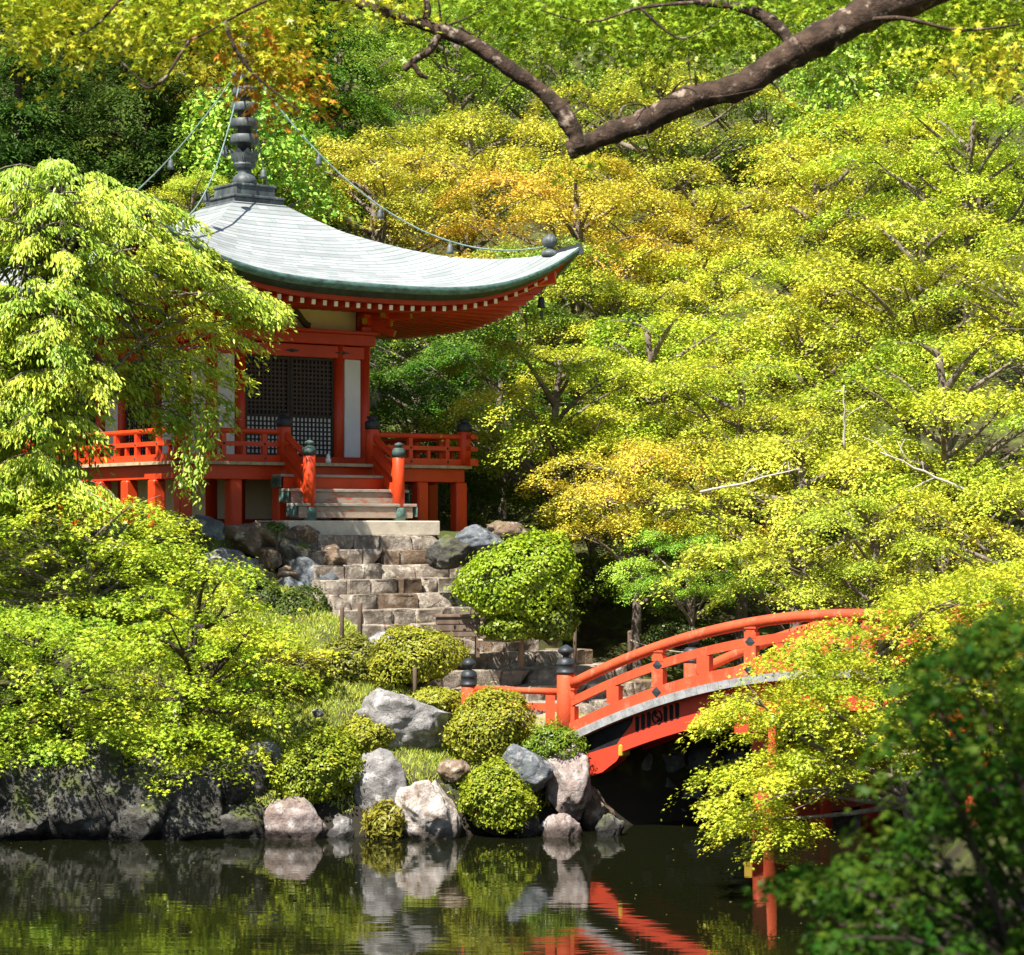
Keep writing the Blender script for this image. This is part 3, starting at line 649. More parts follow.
def ribbon(mb, t0, t1, y0, y1, a, b_, mi=0, n=40):
    """curved beam following the arch between offsets a (top) and b (bottom) below the handrail"""
    ts = arc(t0, t1, n); v = []
    for t in ts: v += [(t, y0, zr(t)+a), (t, y1, zr(t)+a), (t, y1, zr(t)+b_), (t, y0, zr(t)+b_)]
    f = [(0, 1, 2, 3), tuple(4*(n-1)+k for k in (3, 2, 1, 0))]
    for i in range(n-1):
        for k in range(4): f.append((4*i+k, 4*i+4+k, 4*i+4+(k+1) % 4, 4*i+(k+1) % 4))
    mb.add(v, f, mi)
for y in (0., WB):
    sg = -1 if y == 0 else 1
    hr = MB(); ts = arc(.12, LB-.12, 60); hr.tube(np.stack([ts, np.full(60, y), zr(ts)-.085], -1), .085, 12); hr.build('handrail', BR, bridge, True)
    r = MB(); ribbon(r, .12, LB-.12, y-.055, y+.055, -.30, -.44); r.build('middle_rail', BR, bridge)
    r = MB(); ribbon(r, .10, LB-.10, y-.085, y+.085, -.70, -.875); r.build('bottom_rail', BR, bridge)
    for i in range(13):
        t = .14+i*.81-.04; p = MB(); z = zr(t)
        if t > LB: break
        tall = i % 2 == 0
        wd = .13
        p.beam((t, y, z-.71), (t, y, z-.43), .13, .20 if tall else .22, up=(1, 0, 0))
        if tall:
            p.beam((t, y, z-.31), (t, y, z-.22), .12, .20, up=(1, 0, 0)); p.beam((t, y, z-.22), (t, y, z-.15), .10, .15, up=(1, 0, 0)); p.beam((t, y, z-.17), (t, y, z-.14), .13, .20, up=(1, 0, 0))
        po = p.build('rail_post', BR, bridge)
        if tall and 0 < i < 12:
            for dz, o in ((-.37, .060), (-.785, .09)):
                q_ = y+sg*o; a_ = .085; s_ = MB()
                s_.add([(t-a_, q_, z+dz), (t, q_, z+dz-a_), (t+a_, q_, z+dz), (t, q_, z+dz+a_), (t, q_+sg*.012, z+dz)], [(0, 1, 4), (1, 2, 4), (2, 3, 4), (3, 0, 4), (0, 3, 2, 1)])
                s_.build('diamond_stud', IRON, po)
    pe = MB()
    tp = np.arange(.0, LB, .19)
    for t in tp:
        z = (zr(t)+zr(t+.18))/2; dzs = (zr(t+.18)-zr(t))
        pe.beam((t+.002, y+sg*.03, zr(t)-.945), (t+.186, y+sg*.03, zr(t+.184)-.945), .24, .125)
    pe.build('deck_edging', EDGEW, bridge)
    g = MB(); ribbon(g, .2, LB-.2, y+.04, y+.26, -1.012, -1.50, 0, 60); g.build('girder', BRRED, bridge)
    # black painted girder ends with a wavy boundary, 4 mm proud of the red
    for e0, flip in ((.16, 1), (LB-.16, -1)):
        bl = MB(); rows = 14; v = []
        for i in range(rows+1):
            f_ = i/rows; a_ = -1.02-(.475)*f_; L_ = 1.02+.07*math.sin(f_*6.0+.6)-.26*f_
            for j in range(13):
                t = e0+flip*L_*j/12; v.append((t, y+sg*-.0+(.034 if sg < 0 else .266), zr(t)+a_))
        nn_ = len(v); v += [(x, yy+(-.003 if sg > 0 else .003), zz) for x, yy, zz in v]
        fs = [(i*13+j, i*13+j+1, (i+1)*13+j+1, (i+1)*13+j) for i in range(rows) for j in range(12)]
        bl.add(v[:nn_], fs); bl.build('painted_end', BLACK, bridge)
    # end bracket with a yellow nose
    for e0, flip in ((.05, 1), (LB-.05, -1)):
        k = MB(); yb0, yb1 = y+.02, y+.28
        z1 = zr(.2)-1.30; pr = [(0, -.02), (0, -.40), (.62, -.19), (.88, .0), (.96, .12), (.96, .20), (.92, .27)]
        pts = [(e0+flip*a, z1+zz) for a, zz in pr]; kk = len(pts)
        v = [(a, yb0, z) for a, z in pts]+[(a, yb1, z) for a, z in pts]
        k.add(v, [tuple(range(kk)), tuple(reversed(range(kk, 2*kk)))]+[(i, (i+1) % kk, kk+(i+1) % kk, kk+i) for i in range(kk)])
        k.build('end_bracket', BRRED, bridge)
        gl = MB(); xx = sorted((e0+flip*.90, e0+flip*.978)); gl.box(xx[0], xx[1], yb0-.006, yb1+.006, z1+.07, z1+.26, 0, .02); gl.build('bracket_nose', GILT, bridge)
    # emblem: slots either side of a ring
    em = MB(); yy = y+(.032 if sg < 0 else .268)
    def slot(t, hw=.035, hh=.125):
        z = zr(t)-1.16; pts = []
        for a in range(12):
            an = a*math.pi/6; pts.append((t+hw*math.cos(an), z+(hh-hw)*np.sign(math.sin(an)+1e-9)+hw*math.sin(an)))
        em.add([(a, yy, c_) for a, c_ in pts]+[(a, yy+(.006 if sg < 0 else -.006), c_) for a, c_ in pts], [tuple(range(12)), tuple(reversed(range(12, 24)))]+[(i, (i+1) % 12, 12+(i+1) % 12, 12+i) for i in range(12)])
    for c_ in (1.66,):
        for q_ in (-.36, -.255, -.15, .15, .255, .36): slot(c_+q_)
        z = zr(c_)-1.16
        th = np.linspace(0, 2*math.pi, 25); em.tube(np.stack([c_+.085*np.cos(th), np.full(25, yy), z+.10*np.sin(th)], -1), .016, 5, cap=False)
        sx_ = np.linspace(-1, 1, 15); em.tube(np.stack([c_-.045*np.sin(sx_*math.pi), np.full(15, yy), z+.07*sx_], -1), .018, 5)
    em.build('emblem', BLACK, bridge)
dkb = MB(); ribbon(dkb, .0, LB, .10, WB-.10, -.88, -1.0); dkb.build('deck', GREYW, bridge)
for y in (1.2, 2.6):
    g = MB(); ribbon(g, .2, LB-.2, y, y+.22, -1.012, -1.46); g.build('girder', BRRED, bridge)
for t in (3.48, 6.92):
    for y in (.0, 2.0, WB):
        zt = zr(t)-1.52
        MB().lathe([(.19, -BZ-1.0), (.18, zt)], 18, (t, y+.15 if y == 0 else y-.15 if y == WB else y, 0)).build('pier_column', BR if y == 0 else BRRED, bridge, True)
    tb = MB(); z = -BZ+.36
    tb.beam((t, -.35, z), (t, WB+.35, z), .14, .24); tb.beam((t, -.56, zr(t)-1.62), (t, WB+.56, zr(t)-1.62), .26, .22)
    tb.build('cross_beam', BRRED, bridge)
    for y in (-.362, WB+.362): MB().box(t-.065, t+.065, y-.012, y+.012, z-.11, z+.11, 0, .004).build('beam_nose', GILT, bridge)
def giboshi_post(par, x, y, z0, zt, r):
    """round post with a black onion-shaped cap"""
    p = MB().lathe([(r, z0), (r, zt-.45), (r-.006, zt-.445)], 24, (x, y, 0)).build('newel_post', BR, par, True)
    k = r/.145
    MB().lathe([(r+.012, zt-.46), (r+.012, zt-.42), (r+.004, zt-.415), (r+.004, zt-.32), (r+.012, zt-.315), (r+.008, zt-.29), (r-.01, zt-.24), (r-.045, zt-.21), (.055*k, zt-.20), (.05*k, zt-.175), (.085*k, zt-.155), (.125*k, zt-.125), (.135*k, zt-.10), (.115*k, zt-.06), (.06*k, zt-.025), (.012, zt)], 24, (x, y, 0)).build('cap', IRON, p, True)
for y in (0, WB):
    for t in (0, LB): giboshi_post(bridge, t, y, -.35, 1.42, .145)
# low wing fence at the bridge end
wa = P(469, 690, 38.4); wf = thing('wing_fence', 'low vermilion wing fence with black-capped post beside the clipped azalea', 'fence', (N0[0], N0[1], BZ), 0)
dv = np.array([wa[0]-N0[0], wa[1]-N0[1]]); dl = np.linalg.norm(dv); dn = dv/dl
giboshi_post(wf, dv[0], dv[1], -.4, 1.18, .125)
r = MB(); r.tube([(*dn*.12, .67), (*(dv-dn*.1), .67)], .055, 10); r.build('top_rail', BR, wf, True)
r = MB(); r.beam((*dn*.12, .42), (*(dv-dn*.1), .42), .08, .11); r.build('middle_rail', BR, wf)
r = MB(); r.beam((*dn*.12, .02), (*(dv-dn*.1), .02), .12, .13); r.build('bottom_rail', BR, wf)
for f_ in (.16, .62): MB().beam((*dv*f_, -.05), (*dv*f_, .61), .15, .15, up=(1, 0, 0)).build('rail_post', BR, wf)

# ------------------------------------------------------------------ foliage builders
def poisson(cand, n, sep, zs=1.8):
    keep = []
    for c in cand:
        if all(((c[0]-k[0])**2+(c[1]-k[1])**2+(zs*(c[2]-k[2]))**2) > sep*sep for k in keep):
            keep.append(c)
            if len(keep) >= n: break
    return np.array(keep)
def spray_leaves(r, pads, R, ctr, per, lsize, thick=.16, droop=.35, elong=1.3, flush=0., tone0=.5, jit=.5):
    """flat tiered maple sprays; pads: (n,3) centres, R: radii, ctr: trunk axis xy"""
    n = len(pads); cnt = np.maximum(8, (per*R**2*r.uniform(.75, 1.2, n))).astype(int); k = np.repeat(np.arange(n), cnt); m_ = len(k)
    ang = np.arctan2(pads[:, 1]-ctr[1], pads[:, 0]-ctr[0])+r.normal(0, .35, n)
    rr = np.sqrt(r.uniform(0, 1, m_))**.85; th = r.uniform(0, 2*np.pi, m_)
    p1, p2 = r.uniform(0, 6.28, n), r.uniform(0, 6.28, n)
    lim = 1+.26*np.sin(3*th+p1[k])+.2*np.sin(5*th+p2[k])+.1*np.sin(9*th+p1[k]*2)
    x = rr*lim*R[k]*elong; y = x*np.sin(th)/elong*.85; x = x*np.cos(th)
    ca, sa = np.cos(ang)[k], np.sin(ang)[k]
    nt_ = 13; tr_ = np.sqrt(r.uniform(.02, 1, (n, nt_))); tt_ = r.uniform(0, 2*np.pi, (n, nt_)); j = r.integers(0, nt_, m_); g_ = r.uniform(0, 1, m_) < .72
    tx = (tr_*np.cos(tt_)*elong)[k, j]*R[k]; ty = (tr_*np.sin(tt_)*.85)[k, j]*R[k]; sp_ = r.uniform(.09, .20, (n, nt_))[k, j]*R[k]
    x = np.where(g_, tx+r.normal(0, 1, m_)*sp_*1.25, x); y = np.where(g_, ty+r.normal(0, 1, m_)*sp_, y); tz_ = np.where(g_, r.normal(0, .11, (n, nt_))[k, j]*R[k], 0)
    rad = np.hypot(x, y)/R[k]
    lump = .5*np.sin(x*7/R[k]*.6+p1[k])*np.sin(y*8/R[k]*.6+p2[k])
    z = -droop*R[k]*rad**2-.10*x+r.normal(0, 1, m_)*thick*R[k]*.8+lump*thick*R[k]*.7+tz_
    c = np.stack([pads[k, 0]+x*ca-y*sa, pads[k, 1]+x*sa+y*ca, pads[k, 2]+z], -1)
    out = np.stack([x*ca-y*sa, x*sa+y*ca, np.zeros(m_)], -1)/R[k][:, None]
    nn = np.array([0, 0, 1.])+out*.55*droop*2+r.normal(0, jit, (m_, 3))
    xd = out+r.normal(0, .6, (m_, 3))+np.array([0, 0, -.25])
    tone = np.clip(tone0+r.normal(0, .14, n)[k]+r.normal(0, .16, m_), 0, 1)
    fl_ = np.clip(flush*(r.uniform(0, 1, n)[k]*1.3+rad*.5+r.normal(0, .25, m_)-.35), 0, .95)
    return c, nn, xd, lsize*r.uniform(.55, 1.35, m_), tone, fl_
def limb_tubes(mb, r, axis_pts, pads, nlimb, r0, rt=.008, n=6, twig=True, tw=.4):
    """limbs that leave the trunk and run out to the sprays"""
    ax = np.asarray(axis_pts); zz = ax[:, 2]
    sel = r.permutation(len(pads))[:nlimb]
    for i in sel:
        p = pads[i]; hd = np.hypot(*(p[:2]-np.array([np.interp(p[2], zz, ax[:, 0]), np.interp(p[2], zz, ax[:, 1])])))
        zs = np.clip(p[2]-hd*r.uniform(.35, .8), zz[0]+(zz[-1]-zz[0])*.42, zz[-1])
        s = np.array([np.interp(zs, zz, ax[:, 0]), np.interp(zs, zz, ax[:, 1]), zs])
        t = np.linspace(0, 1, 8)[:, None]; mid = r.normal(0, .10, 3)*hd
        pt = s+(p-s)*t+mid*(4*t*(1-t))*.6+np.array([0, 0, .14*hd])*(t*(1-t)*4)*r.uniform(-.2, 1)
        mb.tube(pt, np.linspace(r0*r.uniform(.35, .7), rt, 8), n, cap=False)
        if twig:
            for _ in range(3):
                e = p+np.clip(r.normal(0, .5, 3), -.8, .8)*tw*[1, 1, .35]; a = pt[r.integers(4, 7)]
                mb.tube(np.stack([a, (a+e)/2+r.normal(0, .05, 3), e]), np.linspace(rt*1.4, rt*.5, 3), 4, cap=False)
def make_tree(name, label, group, base, pads, R, trunk_pts, trunk_r, color, seed, per=420, lsize=.085, T=KITE, mat=None, nlimb=30, bark=None, flush=0., cat='tree', leafargs=None, extra=None, **kw):
    r = np.random.default_rng(seed); base = np.asarray(base, float)
    t = thing(name, label, cat, base, 0, group)
    pads = pads-base; trunk_pts = np.asarray(trunk_pts, float)-base
    ctr = trunk_pts[-1][:2]
    a = spray_leaves(r, pads, R, ctr, per, lsize, flush=flush, **kw)
    if extra: a = tuple(np.concatenate(z) for z in zip(a, extra(r, base)))
    cr = link('crown', leaf_mesh('crown', *a, T, mat or LEAF), t); cr.color = (*color, 1)
    mb = MB(); mb.tube(trunk_pts, np.linspace(trunk_r, trunk_r*.4, len(trunk_pts)), 10)
    limb_tubes(mb, r, trunk_pts, pads, nlimb, trunk_r*.75, tw=float(np.mean(R)))
    mb.build('trunk', bark or BARK, t, True)
    return t
def crown_pads(r, ells, n, sep, Rr=(.6, 1.0), low=-.5, zs=1.8):
    cand = []
    w_ = np.array([e[3]*e[4]*e[5] for e in ells]); w_ = w_/w_.sum()
    for _ in range(n*40):
        e = ells[r.choice(len(ells), p=w_)]; d = unit(r.normal(size=3))
        if d[2] < low: continue
        q_ = r.uniform(.55, 1)**.5; cand.append([e[0]+d[0]*e[3]*q_, e[1]+d[1]*e[4]*q_, e[2]+d[2]*e[5]*q_])
    p = poisson(cand, n, sep, zs); return p, r.uniform(*Rr, len(p))
def in_poly(x, y, poly):
    c = False; j = len(poly)-1
    for i in range(len(poly)):
        if (poly[i][1] > y) != (poly[j][1] > y) and x < (poly[j][0]-poly[i][0])*(y-poly[i][1])/(poly[j][1]-poly[i][1])+poly[i][0]: c = not c
        j = i
    return c
def poly_pads(r, poly, d0, d1, n, sep, Rr, holes=(), zs=1.4):
    xs = [p[0] for p in poly]; ys = [p[1] for p in poly]; cand = []
    while len(cand) < n*30:
        x, y = r.uniform(min(xs), max(xs)), r.uniform(min(ys), max(ys))
        if in_poly(x, y, poly) and not any(((x-h[0])/h[2])**2+((y-h[1])/h[3])**2 < 1 for h in holes): cand.append(P(x, y, r.uniform(d0, d1)))
    p = poisson(cand, n, sep, zs); return p, r.uniform(*Rr, len(p))
def curve(pts, n=14):
    """smooth path through control points"""
    pts = np.asarray(pts, float); k = len(pts); t = np.linspace(0, k-1, n*(k-1)+1); out = []
    for q_ in t:
        i = min(int(q_), k-2); f_ = q_-i; p0, p1, p2, p3 = pts[max(i-1, 0)], pts[i], pts[i+1], pts[min(i+2, k-1)]
        out.append(.5*((2*p1)+(-p0+p2)*f_+(2*p0-5*p1+4*p2-p3)*f_**2+(-p0+3*p1-3*p2+p3)*f_**3))
    return np.array(out)

# ------------------------------------------------------------------ hillside trees
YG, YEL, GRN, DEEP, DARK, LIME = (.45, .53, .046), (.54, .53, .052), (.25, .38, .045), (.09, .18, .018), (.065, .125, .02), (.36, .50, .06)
protos = []
def maple_proto(seed, flush, rx=3.0, rz=2.0, n=62):
    r = np.random.default_rng(seed)
    ells = [(r.uniform(-.6, .6), r.uniform(-.6, .6), 0, rx, rx, rz), (r.uniform(-1.6, -.8), r.uniform(-1, 1), -.5, rx*.7, rx*.7, rz*.7), (r.uniform(.8, 1.6), r.uniform(-1, 1), .5, rx*.65, rx*.65, rz*.7)]
    pads, R = crown_pads(r, ells, n, 1.42, (.62, 1.15), -.4, 1.2)
    tr = np.array([(0, 0, -6), (.1, .05, -4), (.0, .1, -2.4), (.2, -.1, -1.0), (.1, 0, .3), (.2, .1, rz*.7)])
    t = make_tree('maple_tree', 'p', 'maples on the hillside', (0, 0, 0), pads, R, curve(tr, 4), .17, YG, seed, 1500, .076, nlimb=60, flush=flush, jit=.36, thick=.11, droop=.28)
    return t
def conifer_proto(seed):
    r = np.random.default_rng(seed); pads = []; R = []
    for z in np.arange(-4, 5.2, .85):
        rad = 3.0*(1-(z+4)/11)
        for k in range(int(5+rad*2)):
            a = r.uniform(0, 6.28); q_ = rad*r.uniform(.45, 1); pads.append((q_*math.cos(a), q_*math.sin(a), z+r.normal(0, .2)-.16*q_)); R.append(r.uniform(.65, 1.1))
    tr = curve([(0, 0, -9), (0, 0, -4), (.1, 0, 1), (0, 0, 5.2)], 4)
    return make_tree('cypress_tree', 'p', 'dark cypresses on the hillside', (0, 0, 0), np.array(pads), np.array(R), tr, .2, DARK, seed, 1000, .11, T=KITE*[1.2, .55, 1], mat=LEAF_DARK, nlimb=60, bark=BARK_DARK, thick=.07, droop=.35, elong=1.5, jit=.35)
def broad_proto(seed):
    r = np.random.default_rng(seed); pads, R = crown_pads(r, [(0, 0, 0, 2.2, 2.2, 2.6), (.8, .3, -1.2, 1.8, 1.8, 1.8)], 110, .62, (.4, .7))
    tr = curve([(0, 0, -8), (.1, 0, -4), (0, .1, -1), (.1, 0, 1.5)], 4)
    return make_tree('broadleaf_tree', 'p', 'broadleaf trees on the hillside', (0, 0, 0), pads, R, tr, .18, LIME, seed, 240, .17, T=OVATE, nlimb=40, thick=.32, droop=.7, jit=.7)
PM = [maple_proto(101, 0.), maple_proto(102, .18), maple_proto(103, .02, 2.8, 2.3), maple_proto(104, .08, 3.2, 1.8)]
PC = [conifer_proto(111), conifer_proto(112)]; PB = [broad_proto(121)]
def dup(t, loc, rz, scale, color, label):
    o = t.copy(); sc.collection.objects.link(o); o.location = loc; o.rotation_euler = (0, 0, rz); o.scale = scale; o['label'] = label
    for ch in list(t.children):
        c = ch.copy(); sc.collection.objects.link(c); c.parent = o
        if c.name.startswith('crown'): c.color = (*color, 1)
    return o
used = set(); r9 = np.random.default_rng(77)
def hill_tree(kind, idx, px, py, d, s, color, label, sz=1.):
    t = {'m': PM, 'c': PC, 'b': PB}[kind][idx]
    loc = P(px, py, d); rz = r9.uniform(0, 6.28); col = tuple(np.array(color)*r9.uniform(.9, 1.1, 3))
    if t.name not in used:
        used.add(t.name); t.location = loc; t.rotation_euler = (0, 0, rz); t.scale = (s, s, s*sz); t['label'] = label
        for ch in t.children:
            if ch.name.startswith('crown'): ch.color = (*col, 1)
        return t
    return dup(t, loc, rz, (s, s, s*sz), col, label)
HILL = [
 ('m', 0, 555, 415, 50, .82, YG, 'green-yellow maple just right of the temple veranda, spreading toward the railing'),
 ('m', 2, 655, 400, 52, .95, YG, 'bright maple above the bridge, right of the temple eave tip'),
 ('m', 1, 640, 505, 46.5, .70, YEL, 'orange-tinged maple between the clipped round shrub and the bridge crest'),
 ('m', 3, 800, 505, 45, .92, YEL, 'orange-tinged spreading maple directly above the bridge handrail'),
 ('m', 0, 690, 570, 44.5, .42, LIME, 'small green maple low behind the bridge handrail'),
 ('m', 2, 950, 440, 45, 1.0, YG, 'large yellow-green maple at the right edge, level with the veranda'),
 ('m', 0, 800, 370, 54, 1.0, YG, 'maple with a forked grey trunk right of centre on the slope'),
 ('m', 2, 915, 310, 53, 1.05, YG, 'pale green maple high on the right slope below the overhanging branch'),
 ('m', 3, 1030, 545, 41, .8, YEL, 'yellow maple cut by the right edge above the dark bush'),
 ('m', 1, 375, 205, 62, .95, YEL, 'golden maple behind the right slope of the temple roof'),
 ('m', 3, 470, 170, 66, 1.05, YG, 'yellow maple behind the roof, below the broken branch stub'),
 ('m', 1, 575, 240, 60, 1.0, YEL, 'golden maple behind the upturned right eave tip'),
 ('m', 1, 690, 245, 63, 1.05, YEL, 'orange-gold maple under the lowest bend of the overhanging branch'),
 ('m', 2, 615, 320, 57, .9, YG, 'bright yellow-green maple just right of the eave tip'),
 ('m', 0, 815, 215, 64, 1.1, YG, 'yellow-green maple on the upper right slope'),
 ('m', 2, 965, 190, 61, 1.1, YG, 'yellow-green maple at the right edge below the top branch'),
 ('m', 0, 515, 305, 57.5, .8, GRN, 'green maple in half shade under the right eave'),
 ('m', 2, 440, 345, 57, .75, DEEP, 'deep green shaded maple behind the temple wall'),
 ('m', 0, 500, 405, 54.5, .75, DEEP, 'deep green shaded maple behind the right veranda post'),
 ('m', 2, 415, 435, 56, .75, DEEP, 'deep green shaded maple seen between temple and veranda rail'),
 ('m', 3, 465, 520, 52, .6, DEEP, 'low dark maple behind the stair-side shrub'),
 ('m', 0, 345, 95, 76, 1.1, GRN, 'mid green maple right of the spire near the top'),
 ('m', 2, 455, 85, 80, 1.25, GRN, 'green maple behind the broken branch stub'),
 ('m', 0, 565, 65, 82, 1.3, GRN, 'green maple behind the bend of the overhanging branch'),
 ('m', 3, 655, 130, 76, 1.25, YG, 'pale yellow maple just under the thick overhanging branch'),
 ('m', 2, 760, 120, 79, 1.3, GRN, 'grey-green maple high above the right slope'),
 ('b', 0, 870, 90, 74, 1.15, LIME, 'large-leaved green tree near the top right under the maple sprays'),
 ('m', 1, 985, 85, 72, 1.2, YG, 'orange-flecked maple in the top right corner'),
 ('c', 0, 900, 0, 92, 1.6, DARK, 'dark cypress at the top right behind the thick branch'),
 ('c', 1, 700, 0, 98, 1.6, DARK, 'dark cypress at the top centre behind the branch fork'),
 ('c', 0, 420, 10, 94, 1.5, DEEP, 'dark cypress at the top left of the branch bend'),
 ('m', 2, 300, 30, 84, 1.1, GRN, 'green maple behind the spire top among orange leaves'),
 ('b', 0, 250, 150, 59, .82, LIME, 'large-leaved pale green tree directly behind the spire rings'),
 ('m', 1, 205, 90, 64, .55, YEL, 'small orange-flushed maple left of the spire'),
 ('c', 1, 55, 105, 64, 1.15, DARK, 'dark cypress at the upper left edge with sunlit tips'),
 ('c', 0, 150, 135, 60, 1.0, DARK, 'dark cypress left of the spire with layered boughs'),
 ('c', 1, 170, 30, 76, 1.3, DARK, 'dark cypress behind the yellow maple sprays at top left'),
 ('c', 0, 20, 20, 80, 1.4, DARK, 'darkest cypress in the top left corner'),
 ('c', 1, 310, 140, 68, 1.1, DEEP, 'cypress in shade right of the spire'),
 ('c', 0, 20, 250, 58, 1.0, DARK, 'dark cypress behind the weeping tree at the left edge'),
 ('m', 0, 190, 215, 57, .5, YEL, 'small yellow maple behind the left eave corner'),
 ('m', 2, 740, 440, 49, .8, YG, 'yellow-green maple left of the dead white stem'),
 ('m', 0, 880, 560, 42, .7, YG, 'bright green maple just beyond the bridge crest'),
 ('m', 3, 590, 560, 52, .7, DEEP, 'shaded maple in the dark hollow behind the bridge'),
 ('m', 0, 720, 320, 58, .9, YG, 'yellow-green maple in the middle of the right slope'),
 ('m', 3, 880, 170, 69, 1.1, YG, 'pale yellow maple below the large-leaved tree'),
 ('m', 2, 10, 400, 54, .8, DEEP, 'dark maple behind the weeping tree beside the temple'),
 ('c', 0, -90, 300, 50, 1.2, DARK, 'dark cypress past the left edge behind the weeping tree'),
 ('m', 3, 1060, 300, 50, 1.0, YG, 'yellow-green maple cut by the right edge halfway up'),
]
for h in HILL: hill_tree(*h)

# bare stems in the sun
def stem(label, px0, py0, px1, py1, d, r0, seed):
    r = np.random.default_rng(seed); a, b_ = P(px0, py0, d), P(px1, py1, d-.3); t = np.linspace(0, 1, 9)[:, None]
    p = a+(b_-a)*t+r.normal(0, .03, (9, 3))*(t*(1-t)*4); mb = MB(); mb.tube(p-a, np.linspace(r0, r0*.35, 9), 7)
    for k in range(5):
        s = p[3+k]-a; e = s+r.normal(0, .22, 3)+(b_-a)*.12; mb.tube([s, (s+e)/2+r.normal(0, .03, 3), e], [r0*.4, r0*.25, .004], 5)
    o = mb.build('dead_branch', M('bleached_wood', (.52, .48, .43), (.40, .36, .31), 6, .9), smooth=True); o.location = a
    return tag(o, label, 'branch')
stem('upright bleached dead stem rising from the orange maple crown', 845, 450, 844, 385, 42.0, .026, 1)
stem('pale bare branch slanting through leaves above the bridge crest', 970, 492, 880, 452, 41.5, .03, 2)
stem('pale crooked bare branch at mid right among golden leaves', 700, 492, 800, 468, 41.8, .024, 3)

